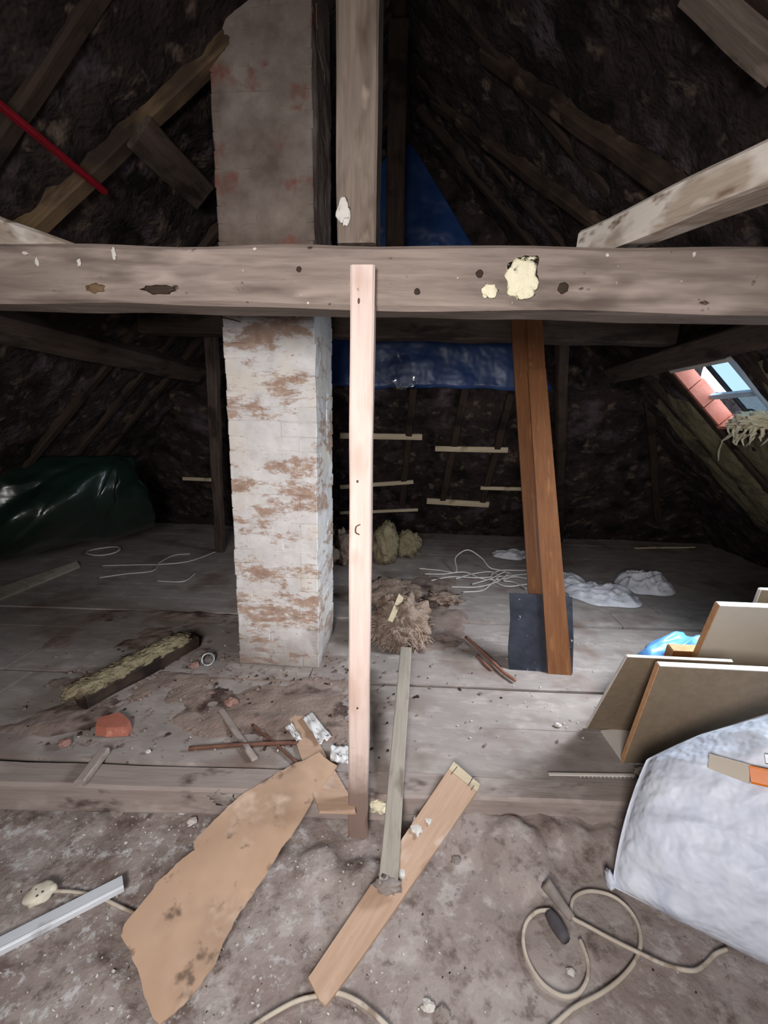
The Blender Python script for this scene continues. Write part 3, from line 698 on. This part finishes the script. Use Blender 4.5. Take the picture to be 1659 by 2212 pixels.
o = timber('lath_offcut', PZ(1372, 1184, .02), PZ(1500, 1182, .02), .03, .02, M['creamlath']); tag(o, 'thin cream lath lying in the dark rear floor past the cloth', 'lath')

# mineral wool and fibre heap
def wool(name, c, s, seed, label, m, amp=.5, sub=4, strands=0, sm=None, freq=2.6):
    e = empty(name, c, label, 'insulation')
    blob('clump', Vector(c) + Vector((0, 0, s[2] * .72)), s, m, e, amp=amp, freq=freq, sub=sub, seed=seed, flat=s[2] * .7)
    if strands:
        rr = random.Random(seed); V, F = [], []
        for i in range(strands):
            a = rr.uniform(0, 2 * pi); rad = rr.uniform(.3, 1.0); zt = rr.uniform(.1, 1.35) * s[2] * (1.3 - rad * .7)
            p = Vector(c) + Vector((cos(a) * s[0] * rad, sin(a) * s[1] * rad, zt))
            d = Vector((rr.uniform(-1, 1), rr.uniform(-.6, .3), rr.uniform(-1.6, .2))).normalized() * rr.uniform(.03, .09)
            tubegeo(spline([p, p + d * .5 + Vector((0, 0, .012)), p + d], 3), .0024, 3, V, F)
        o = mk('fibres', V, F, sm or m, e); o['kind'] = 'stuff'
    return e
wool('insulation_wool', PZ(832, 1215), (.14, .14, .26), 4, 'yellow mineral wool lump standing behind the pale prop', M['wool'], amp=.24, freq=3.2, sub=4)
wool('insulation_wool', PZ(878, 1200), (.16, .13, .17), 9, 'torn yellow mineral wool piece beside the wire tangle', M['wool'], amp=.34, freq=3, sub=4)
wool('insulation_wool', PZ(735, 1215), (.13, .14, .2), 14, 'brown wool lump showing between chimney and pale prop', M['fibre'], amp=.6)
e = wool('fibre_heap', PZ(866, 1385), (.19, .18, .19), 19, 'matted brown fibre heap on the end of the long grey lath', M['fibre'], amp=.32, strands=1700, sub=5, freq=3, sm=M['straw'])
wool('fibre_heap', PZ(838, 1300), (.26, .22, .10), 25, 'low dusty fibre mound behind the pale prop', M['fibre'], amp=.5, strands=120)
wool('fibre_heap', PZ(955, 1300), (.16, .10, .04), 29, 'thin fibre scraps trailing onto the floorboards', M['fibre'], amp=.7, strands=60)
o = slab('lath_offcut', [PY(838, 1340, 2.66), PY(848, 1344, 2.66), PY(872, 1292, 2.80), PY(862, 1282, 2.80)], .012, M['creamlath'], nrm=(0, -1, .2)); tag(o, 'short pale splinter of lath stuck upright in the fibre heap', 'lath')

# slate, brown boards, sticks
def leanpt(px, py, y0):   # point on the leaning plane y = y0 + .272 z
    return pl(px, py, (0, 1, -.272), y0)
o = slab('brown_board', [leanpt(1152, 1440, 2.585), leanpt(1104, 690, 2.585), leanpt(1172, 690, 2.585), leanpt(1216, 1440, 2.585)], .02, M['board_brown'], nrm=(0, -1, .3), local=True)
o2 = slab('moulding_strip', [leanpt(1137, 690, 2.573), leanpt(1145, 690, 2.573), leanpt(1190, 1440, 2.573), leanpt(1181, 1440, 2.573)], .012, M['board_brown'], nrm=(0, -1, .3))
o2.parent = o; o2.matrix_parent_inverse = o.matrix_basis.inverted()
tag(o, 'wide varnished brown board leaning behind the slate', 'board')
o = slab('brown_board', [leanpt(1185, 1466, 2.535), leanpt(1141, 800, 2.535), leanpt(1179, 796, 2.535), leanpt(1236, 1462, 2.535)], .022, M['board_brown'], nrm=(0, -1, .3), local=True)
tag(o, 'narrow varnished brown board leaning in front of the slate', 'board')
poly = [(1101, 1281), (1140, 1283), (1180, 1285), (1236, 1290), (1239, 1380), (1237, 1456), (1180, 1459), (1135, 1457), (1101, 1456), (1098, 1400), (1103, 1340)]
o = slab('slate', [leanpt(x, y, 2.556) for x, y in poly], .012, M['slate'], nrm=(0, -1, .3)); tag(o, 'blue black slate panel held between the two leaning brown boards', 'slate')
o = tube('stick', [PZ(1006, 1376, .02), PZ(1050, 1415, .02), PZ(1085, 1450, .02), PZ(1113, 1470, .02)], .011, M['copper'], sides=6); tag(o, 'reddish brown bent pipe on the floorboards beside the slate', 'pipe')
o = tube('stick', [PZ(1031, 1416, .01), PZ(1045, 1432, .01), PZ(1062, 1447, .01)], .008, M['copper'], sides=6); tag(o, 'short brown stick beside the bent pipe', 'stick')

# ------------------------------------------------------------------ panels and blue plastic by the sack
def panel(name, a, b, label, face, edge, thick=.022, length=1.15, rimm=None, slope=.02):
    bl = PZ(*a, .006); tl = PX(*b, bl.x); r = Vector((length, slope * length, 0))
    nrm = Vector((0, -1, 0)); e = empty(name, bl, label, 'panel')
    slab('face', [bl, bl + r, tl + r, tl], thick, face, e, nrm=nrm)
    up = (tl - bl).normalized(); n = r.normalized().cross(up).normalized()
    if n.y > 0: n = -n
    x = -r.normalized() * .004
    slab('side_edge', [bl + x, bl + x - n * thick, tl + x - n * thick, tl + x], .0035, edge, e, nrm=(-1, 0, 0))
    t = tl + up * .004
    slab('top_edge', [t, t + r, t + r - n * thick, t - n * thick], .0035, rimm or edge, e, nrm=(0, 0, 1))
    return e
panel('laminate_panel', (1268, 1574), (1355, 1420), 'furniture panel with thin white edge leaning beside the blue plastic', M['backing'], M['rim'], .012, .42)
panel('laminate_panel', (1347, 1648), (1425, 1440), 'large brown backed furniture panel leaning over the white sack', M['backing'], M['chip_edge'], .024, 1.2, M['rim'])
panel('laminate_panel', (1443, 1560), (1555, 1310), 'cream faced furniture panel standing behind the brown backed panel', M['laminate'], M['chip_edge'], .03, 1.1, M['rim'])
panel('laminate_panel', (1560, 1500), (1645, 1275), 'tall furniture panel farthest back in the stack', M['backing'], M['rim'], .02, .9)
panel('laminate_panel', (1405, 1560), (1455, 1407), 'small brown board wedged between the furniture panels', M['chipbrown'], M['chip_edge'], .05, .16)
o = slab('laminate_panel', [PZ(1298, 1577, .012), PZ(1400, 1572, .012), PZ(1392, 1650, .012), PZ(1345, 1643, .012)], .01, M['rim'], nrm=(0, 0, 1)); tag(o, 'white panel piece lying flat between the leaning panels', 'panel')
V, F = rows_sheet([[PY(1345, 1442, 2.36), PY(1400, 1440, 2.34), PY(1460, 1440, 2.34), PY(1530, 1445, 2.36)], [PY(1368, 1424, 2.42), PY(1400, 1412, 2.38), PY(1460, 1410, 2.38), PY(1530, 1412, 2.42)], [PY(1390, 1405, 2.46), PY(1420, 1390, 2.44), PY(1470, 1388, 2.44), PY(1530, 1390, 2.48)],
    [PY(1412, 1392, 2.52), PY(1464, 1364, 2.52), PY(1490, 1376, 2.52), PY(1535, 1368, 2.54)], [PY(1420, 1420, 2.62), PY(1460, 1410, 2.62), PY(1490, 1410, 2.62), PY(1535, 1410, 2.62)], [PZ(1420, 1420, .01), PZ(1460, 1420, .01), PZ(1495, 1420, .01), PZ(1540, 1420, .01)]], 30, 36,
    lambda u, v: Vector((.03 * noise.noise(Vector((u * 5, v * 5, 2))), .03 * noise.noise(Vector((u * 5, v * 5, 6))), .012 * noise.noise(Vector((u * 9, v * 9, 9))))))
o = mk('plastic_bag', V, F, M['bluebag'], smooth=True); solid(o, .002); tag(o, 'bright light blue plastic bag behind the leaning panels', 'bag')
# serrated strip on the floor beam
a, b = PZ(1185, 1672, .012), PZ(1372, 1675, .012)
V = []; F = []; n = 14
for i in range(n):
    p = a + (b - a) * (.35 + .65 * i / n); q = a + (b - a) * (.35 + .65 * (i + .55) / n)
    k0 = len(V); V += [p, q, (p + q) / 2 + Vector((0, -.014, -.002)), p - Vector((0, 0, .004)), q - Vector((0, 0, .004)), (p + q) / 2 + Vector((0, -.014, -.005))]
    F += [(k0, k0 + 1, k0 + 2), (k0 + 5, k0 + 4, k0 + 3), (k0, k0 + 3, k0 + 4, k0 + 1), (k0 + 1, k0 + 4, k0 + 5, k0 + 2), (k0 + 2, k0 + 5, k0 + 3, k0)]
sr = empty('serrated_strip', (a + b) / 2, 'thin white serrated strip lying on the floor beam beside the panels', 'strip')
timber('strip_body', a, b, .014, .006, M['rim'], sr, wob=0, ch=.001); mk('teeth', V, F, M['rim'], sr)
o = blob('plaster_lump', PZ(1390, 1668, .02), (.035, .025, .02), M['plaster'], amp=.6, seed=77); tag(o, 'white plaster lump at the end of the serrated strip', 'plaster')

# ------------------------------------------------------------------ white sack with the tool on it
sa = PZ(1322, 1915, G + .04); sbr = Vector((1.66, .86, G + .03)); stl = Vector((1.0, 1.60, .40)); strr = Vector((1.85, 1.22, .86))
nn = (sbr - sa).cross(stl - sa).normalized()
if nn.y > 0: nn = -nn
def sackfn(side):
    def fn(u, v):
        p = (sa * (1 - u) + sbr * u) * (1 - v) + (stl * (1 - u) + strr * u) * v
        U, W = u * 2 - 1, v * 2 - 1
        k = ((1 - abs(U) ** 3.2) * (1 - abs(W) ** 3.0))
        k = max(k, 0) ** .5
        # rounded shoulder at the top corner
        cu = max(0, .35 - u) / .35; cv = max(0, v - .72) / .28
        p = p + (sbr - sa) * (.10 * cu * cv) - (stl - sa) * (.04 * cu * cv)
        # inward drawn sides
        p += (sbr - sa) * .03 * (1 - W * W) * max(0, 1 - u * 4) * -1
        wr = .012 * noise.noise(Vector((u * 11, v * 9, 3 + side))) + .03 * noise.noise(Vector((u * 4, v * 4, 5 + side))) + .010 * (1 - 2 * abs(noise.noise(Vector((u * 7 + v * 3, v * 6 - u * 3, 8))))) ** 3
        wr += .008 * sin(u * 40 + v * 10) * max(0, 1 - v * 4) + .006 * sin(v * 34) * max(0, 1 - u * 5)
        if side < 0: return p - nn * (.17 * k) - nn * wr * k * .5
        return p + nn * (.20 * k + wr * min(1, k * 2))
    return fn
Vf, Ff = grid(90, 70, sackfn(1)); Vb, Fb = grid(90, 70, sackfn(-1)); nf = len(Vf)
V = Vf + Vb; V = [Vector((p.x, p.y, max(p.z, ground_z(p.x, p.y) + .006))) for p in V]
F = Ff + [tuple(i + nf for i in reversed(f)) for f in Fb]
sk_ = empty('sack', (1.2, 1.25, G), 'large plump white plastic sack leaning at the side of the floor', 'sack')
so = mk('sack_body', V, F, M['sack'], sk_, smooth=True)
bmm = bmesh.new(); bmm.from_mesh(so.data); bmesh.ops.remove_doubles(bmm, verts=bmm.verts, dist=.0015); bmm.to_mesh(so.data); bmm.free()
o = blob('seam_ear', sa + Vector((-.005, .015, .015)), (.012, .03, .03), M['sack'], sk_, amp=.3, seed=4)
def onsack(px, py, lift=0):
    d = ray(px, py)
    # intersect with the bulged face by marching
    t = .6
    while t < 2.6:
        p = CO + d * t
        best = min(Vf, key=lambda q: (q - p).length_squared) if (p - sa).length < 1.2 else None
        if best is not None and (p - best).dot(nn) <= 0: return best.lerp(p, .5) + nn * lift
        t += .02
    return CO + d * 1.5
h0, h1 = onsack(1560, 1655, .012), onsack(1640, 1690, .012)
tl_ = empty('hand_tool', h1, 'orange handled tool with pale grey blade lying on the white sack', 'tool')
ax = (onsack(1655, 1678, .02) - onsack(1530, 1650, .02)).normalized()
p0 = onsack(1530, 1648, .034); p1 = onsack(1612, 1672, .034)
timber('blade', p0, p1, .045, .006, M['laminate'], tl_, up=nn, wob=0, ch=.002, w2=.055)
timber('collar', p1, p1 + ax * .05, .05, .022, M['orange'], tl_, up=nn, wob=0, ch=.006)
timber('handle', p1 + ax * .051, p1 + ax * .2, .045, .03, M['rubber'], tl_, up=nn, wob=0, ch=.01)
p2 = onsack(1650, 1638, .02)
timber('steel_clip', p2, p2 + ax * .09, .03, .012, M['steel'], tl_, up=nn, wob=0, ch=.004)

# ------------------------------------------------------------------ foreground boards
def TP(px, py, lift=0): return pl(px, py, (0, -.21, 1), .006 - .315 + lift)
outl = [(690, 1625), (727, 1655), (700, 1695), (664, 1748), (640, 1790), (608, 1832), (575, 1888), (543, 1935), (520, 1968), (500, 2003), (480, 2040), (476, 2055), (462, 2085), (434, 2125), (405, 2160), (375, 2190), (346, 2212), (328, 2196), (312, 2150), (300, 2105), (284, 2062), (262, 2022), (268, 1998), (300, 1958), (322, 1930), (344, 1902), (370, 1880), (384, 1862), (402, 1848), (420, 1836), (418, 1820), (432, 1802), (462, 1772), (494, 1742), (528, 1712), (562, 1692), (600, 1668), (642, 1648)]
rj = random.Random(9); jo = []
for i, (x, y) in enumerate(outl):
    x2, y2 = outl[(i + 1) % len(outl)]
    for t in (0, .33, .66): jo.append((x + (x2 - x) * t + rj.uniform(-1.6, 1.6), y + (y2 - y) * t + rj.uniform(-1.6, 1.6)))
o = slab('hardboard_sheet', [TP(*q, .006) for q in jo], .006, M['hardboard'], nrm=(0, 0, 1)); tag(o, 'large torn tan hardboard sheet resting on the floor beam', 'board')
bevel = o
def T2(px, py, lift=0): return pl(px, py, (0, -.23, 1), .006 - .23 * 1.565 + lift)
pk = empty('plank_offcut', T2(870, 1930), 'tan wooden plank offcut with pale end lying under the grey lath', 'board')
slab('plank_body', [T2(666, 2112, .018), T2(974, 1655, .018), T2(1032, 1706, .018), T2(880, 1925, .018), T2(778, 2072, .018), T2(704, 2172, .018), T2(690, 2160, .018)], .018, M['tanplank'], pk, nrm=(0, 0, 1), local=True)
slab('pale_end', [T2(980, 1645, .0195), T2(1037, 1694, .0195), T2(1030, 1710, .0195), T2(970, 1662, .0195)], .004, M['creamlath'], pk, nrm=(0, 0, 1))
for (a, b) in (((975, 1672), (988, 1656)), ((1012, 1697), (1022, 1679)), ((1018, 1706), (1024, 1697))):
    timber('saw_cut', T2(*a, .021), T2(*b, .021), .003, .002, M['rubber'], pk, wob=0, ch=.0005)
for i, (px, py, a, b) in enumerate(((900, 1785, .02, .035), (868, 1880, .012, .03), (925, 1770, .012, .02))):
    blob('paint_splotch', T2(px, py, .0172), (a, b, .0016), M['plaster'], pk, amp=.6, freq=1.5, seed=90 + i)
lt = empty('grey_lath', PZ(840, 1915, -.03), 'long narrow grey lath lying from the tan plank to the fibre heap', 'lath')
timber('lath_body', PZ(838, 1915, -.028), PZ(877, 1400, .165), .066, .016, M['lathwood'], lt, wob=.002, ch=.003, up=(0, 0, 1))
blob('mortar_crust', PZ(838, 1912, -.03), (.042, .028, .016), M['stone'], lt, amp=.6, freq=2.4, seed=17)
o = slab('lath_offcut', [PZ(622, 1548, .014), PZ(650, 1537, .014), PZ(766, 1738, .014), PZ(768, 1754, .014), PZ(690, 1752, .014), PZ(655, 1650, .014)], .011, M['tanplank'], nrm=(0, 0, 1)); tag(o, 'short tan batten showing beneath the tip of the torn hardboard', 'lath')
# paper scraps
def scrap(pts, label, seed, z=.03):
    P = [PZ(x, y, z) for x, y in pts]
    V, F = rows_sheet([[P[0], (P[0] + P[1]) / 2, P[1]], [(P[0] + P[3]) / 2, (P[0] + P[1] + P[2] + P[3]) / 4, (P[1] + P[2]) / 2], [P[3], (P[2] + P[3]) / 2, P[2]]], 16, 16, lambda u, v: Vector((0, 0, .018 * noise.noise(Vector((u * 4, v * 4, seed))))))
    o = mk('paper_scrap', V, F, M['paper'], smooth=True); solid(o, .0012); tag(o, label, 'paper', 'paper scraps by the pale prop')
scrap([(653, 1550), (672, 1537), (717, 1592), (690, 1606)], 'largest crumpled white paper scrap beside the tan batten', 1)
scrap([(616, 1569), (630, 1562), (652, 1596), (640, 1600)], 'narrow white paper scrap on the far side of the tan batten', 2)
scrap([(714, 1611), (752, 1613), (752, 1650), (713, 1642)], 'square white paper scrap against the foot of the pale prop', 3, .025)
# sticks on the boards
for (a, b, r, m, lab, nm, c) in (
    ((408, 1617), (645, 1604), .010, 'rust', 'thin rusty rod lying flat behind the torn hardboard', 'rusty_rod', 'rod'),
    ((545, 1566), (640, 1647), .007, 'rust', 'thin dark rod lying slantwise near the paper scraps', 'rusty_rod', 'rod')):
    o = tube(nm, [PZ(*a, r + .002), PZ((a[0] + b[0]) / 2, (a[1] + b[1]) / 2 - 2, r + .004), PZ(*b, r + .002)], r, M[m], sides=6); tag(o, lab, c)
o = timber('lath_offcut', PZ(478, 1535, .012), PZ(550, 1640, .012), .03, .014, M['sill_wood'], wob=.003); tag(o, 'short dusty lath lying between the red brick piece and the paper', 'lath')
o = timber('batten_stub', PZ(172, 1692, .022), PZ(226, 1622, .022), .045, .035, M['sill_wood'], wob=.003); tag(o, 'short grey batten stub lying across the floor beam', 'batten')
# red brick piece
bp = [(207, 1568), (210, 1550), (225, 1547), (256, 1538), (270, 1546), (280, 1556), (272, 1570), (230, 1572)]
V0 = [PZ(x, y, .05) for x, y in bp]; cc = sum(V0, Vector()) / len(V0)
V = V0 + [Vector((cc.x + (p.x - cc.x) * 1.12, cc.y + (p.y - cc.y) * 1.12 , .004)) for p in V0]; n = len(V0)
o = mk('brick_fragment', V, [tuple(range(n)), tuple(range(2 * n - 1, n - 1, -1))] + [(i, i + n, (i + 1) % n + n, (i + 1) % n) for i in range(n)], M['brickred'])
tag(o, 'broken red brick piece lying on the dusty boards', 'brick')
# broken timber with wool on top beside the chimney
bt_ = empty('broken_timber', PZ(300, 1450), 'broken dark timber topped with yellow wool beside the chimney foot', 'timber')
ta, tb_ = PZ(175, 1515, .055), PZ(418, 1385, .055)
timber('timber_body', ta, tb_, .11, .085, M['rafter'], bt_, wob=.02, ch=.015, seed=33)
for i in range(5):
    p = ta + (tb_ - ta) * (.08 + .18 * i); blob('wool_clump', p + Vector((-.02, .015, .05)), (.13, .07, .035), M['wool'], bt_, amp=.34, freq=3.2, sub=4, seed=40 + i, rotz=1.1)
# ring
rc = PZ(449, 1424, .03); up = Vector((.25, -.8, .55)).normalized(); e1 = up.orthogonal().normalized(); e2 = up.cross(e1)
o = tube('metal_ring', [rc + (e1 * cos(a) + e2 * sin(a)) * .036 for a in [2 * pi * i / 28 for i in range(29)]], .006, M['steel'], raw=True); tag(o, 'small grey metal ring propped near the chimney foot', 'ring')
# white trunking, socket and cables
tk = empty('cable_trunking', PZ(130, 1985, G + .02), 'white plastic cable trunking length lying on the rubble', 'trunking')
a, b = PZ(-60, 2075, G + .035), PZ(266, 1908, G + .035)
timber('trunking_body', a, b, .05, .022, M['white_pvc'], tk, wob=0, ch=.002, seg=4)
dd = (b - a).normalized(); sd = Vector((dd.y, -dd.x, 0))
timber('lid_ridge', a + sd * .019 + Vector((0, 0, .0125)), b + sd * .019 + Vector((0, 0, .0125)), .006, .004, M['white_pvc'], tk, wob=0, ch=.001, seg=2)
sc_ = empty('cable_socket', PZ(90, 1932, G + .01), 'cream socket on a short cable beside the white trunking', 'socket')
c0 = PZ(84, 1930, G + .035)
V, F = blobgeo(c0, (.044, .04, .022), amp=.22, freq=1.6, sub=3, seed=6, flat=.018, rotz=.3); mk('socket_body', V, F, M['cream'], sc_, smooth=True)
V, F = blobgeo(PZ(112, 1920, G + .035), (.018, .016, .016), amp=.1, freq=1.6, sub=2, seed=8); mk('cable_grip', V, F, M['cream'], sc_, smooth=True)
for q in ((78, 1921), (92, 1926), (80, 1935)):
    blob('pin_hole', PZ(*q, G + .054), (.004, .004, .002), M['rubber'], sc_, amp=.05, sub=2)
def gp(x, y, h=.014): p = PZ(x, y, G); p = PZ(x, y, ground_z(p.x, p.y) + h); return p
tube('cable', [gp(118, 1925, .02), gp(150, 1926), gp(180, 1930, .012), gp(215, 1938, .01), gp(250, 1955), gp(292, 1974), gp(330, 1995, .012)], .006, M['cable'], sc_)
o = tube('cable', [gp(535, 2225), gp(585, 2192), gp(640, 2163), gp(690, 2150, .008), gp(730, 2146), gp(770, 2162), gp(805, 2188), gp(845, 2225)], .0065, M['cable']); tag(o, 'cream cable arching under the end of the tan plank', 'cable')
rc_ = empty('extension_cable', gp(1230, 1990), 'dirty cream cable looped on the floor before the white sack', 'cable')
tube('cable', [gp(1185, 2225), gp(1240, 2178), (gp(1300, 2145)), gp(1345, 2110), gp(1375, 2070), gp(1384, 2030, .018), gp(1375, 1990), gp(1350, 1955), gp(1315, 1932), gp(1270, 1925), gp(1240, 1940), gp(1234, 1970), gp(1240, 1985, .022), gp(1265, 1998), gp(1320, 2028), gp(1380, 2058, .024), gp(1440, 2085), gp(1495, 2097), gp(1522, 2085), gp(1545, 2062), gp(1570, 2050)], .0065, M['cable'], rc_, n=10)
tube('cable', [gp(1190, 1966), gp(1160, 1970), gp(1136, 1995), gp(1130, 2035), gp(1142, 2080), gp(1172, 2125), gp(1215, 2152), gp(1250, 2145), gp(1270, 2110), gp(1268, 2070), gp(1253, 2030)], .0065, M['cable'], rc_, n=10)
tube('connector', [gp(1178, 1908, .03), gp(1195, 1930, .03), gp(1215, 1958, .026), gp(1236, 1984, .02)], lambda t: .022 - .008 * t, M['stone'], rc_, sides=10, n=4)
tube('rubber_sleeve', [gp(1185, 1972, .018), gp(1200, 1995, .02), gp(1222, 2030, .018)], lambda t: .016 + .006 * sin(t * 3), M['rubber'], rc_, sides=8, n=4)

# ------------------------------------------------------------------ red pole, roof plank
o = timber('red_pole', PL(-120, 128, .13), PL(226, 414, .13), .032, .022, M['redpole'], wob=0, ch=.004); tag(o, 'dark red flat pole fixed under the roof slope', 'pole')
o = timber('roof_plank', PL(300, 285, .11), PL(440, 425, .11), .17, .03, M['rearbeam'], up=(1, 0, -1), wob=.004, seed=3); tag(o, 'short dark plank lying across the rafters beside the chimney', 'board')

# ------------------------------------------------------------------ dust, stones and rubble
def dirtfn(x0, x1, y0, y1, thr, seed, amp=.05):
    def fn(u, v):
        x, y = x0 + (x1 - x0) * u, y0 + (y1 - y0) * v
        e = min(1, 6 * min(u, 1 - u, v, 1 - v))
        z = (fbm((x * 2.6, y * 2.6, seed)) * .5 + .12 * fbm((x * 12, y * 12, seed)) - thr) * amp * e - .02 * (1 - e)
        return Vector((x, y + FS * x, z))
    return fn
for i, (x0, x1, y0, y1, thr, sd_) in enumerate(((-2.3, .1, 1.72, 2.44, -.05, 3), (-2.6, -1.1, 2.35, 3.3, .02, 7), (-.55, .55, 2.4, 4.4, .05, 12))):
    V, F = grid(90, 60, dirtfn(x0, x1, y0, y1, thr, sd_)); o = mk('dirt', V, F, M['dirt'], smooth=True)
    tag(o, ('brown dust drifted over the boards around the chimney foot', 'brown dust on the dim boards beyond the broken timber', 'brown dust on the boards around the fibre heap')[i], 'dust', kind='stuff')
rr = random.Random(21)
def chips(name, n, region, smin, smax, m, label, onground):
    V, F = [], []
    for i in range(n):
        x, y = region(rr); s = rr.uniform(smin, smax) * rr.uniform(.6, 1)
        z = ground_z(x, y) if onground else .004
        if not onground: y += FS * x
        a = rr.uniform(0, pi); k0 = len(V)
        bxs = (s, s * rr.uniform(.4, .9), s * rr.uniform(.2, .5))
        for dx, dy, dz in ((-1, -1, -1), (1, -1, -1), (1, 1, -1), (-1, 1, -1), (-.7, -.6, 1), (.6, -.8, 1), (.8, .6, 1), (-.6, .7, 1)):
            px, py = dx * bxs[0] / 2 * rr.uniform(.7, 1.1), dy * bxs[1] / 2 * rr.uniform(.7, 1.1)
            V.append((x + px * cos(a) - py * sin(a), y + px * sin(a) + py * cos(a), z + bxs[2] * (dz + .8) / 2))
        F += [tuple(k0 + q for q in f) for f in ((3, 2, 1, 0), (4, 5, 6, 7), (0, 1, 5, 4), (1, 2, 6, 5), (2, 3, 7, 6), (3, 0, 4, 7))]
    o = mk(name, V, F, m); tag(o, label, 'debris', kind='stuff')
fg = lambda r: (r.uniform(-1.9, 1.6), r.uniform(.75, 1.5))
fl = lambda r: (r.gauss(-.75, .5), r.uniform(.8, 1.5))
bk = lambda r: (r.uniform(-2.0, 1.6), r.uniform(1.72, 3.0))
chips('plaster_debris', 420, fl, .003, .012, M['plaster'], 'small white plaster crumbs scattered over the rubble floor', True)
chips('grey_debris', 600, fg, .003, .014, M['stone'], 'small grey mortar crumbs scattered over the rubble floor', True)
chips('dark_debris', 90, fg, .004, .010, M['rafter'], 'dark wood crumbs scattered over the rubble floor', True)
chips('plaster_debris', 160, bk, .004, .014, M['plaster'], 'small white crumbs scattered over the floorboards', False)
chips('brown_debris', 500, lambda r: (r.gauss(-.9, .55), r.uniform(1.72, 2.6)), .006, .03, M['dirt'], 'brown crumbs scattered around the chimney foot', False)
chips('dark_debris', 110, lambda r: (r.gauss(-.9, .6), r.uniform(1.72, 2.6)), .006, .03, M['rafter'], 'dark splinters scattered around the chimney foot', False)
stones = [((253, 1757), .030, 'stone', 'round pale stone at the foot of the floor beam', True), ((415, 1778), .020, 'plaster', 'white plaster flake beside the torn hardboard edge', True),
          ((320, 1625), .012, 'plaster', 'white pebble on the boards before the floor beam', False), ((395, 1755), .018, 'plaster', 'small curved plaster chip near the floor beam', True),
          ((140, 1610), .03, 'pinkrubble', 'pinkish brick crumb on the dark edge of the boards', False), ((420, 1440), .028, 'pinkrubble', 'pale pink rubble lump beside the metal ring', False),
          ((500, 1522), .035, 'pinkrubble', 'reddish mortar lump on the dust before the chimney', False), ((1205, 1568), .016, 'plaster', 'white crumb on the boards before the slate', False),
          ((925, 2178), .018, 'plaster', 'white chip near the arching cable', True), ((955, 2195), .022, 'stone', 'pinkish chip near the arching cable', True),
          ((1232, 2102), .012, 'plaster', 'white chip inside the cable loop', True), ((985, 1862), .018, 'stone', 'grey chip beside the tan plank', True)]
for i, ((px, py), s, m, lab, gnd) in enumerate(stones):
    p = gp(px, py, 0) if gnd else PZ(px, py, .006)
    o = blob('rubble_stone', p + Vector((0, 0, s * .42)), (s, s * .8, s * .55), M[m], amp=.4, freq=1.8, sub=3, seed=100 + i, flat=s * .42, smooth=False); tag(o, lab, 'stone')
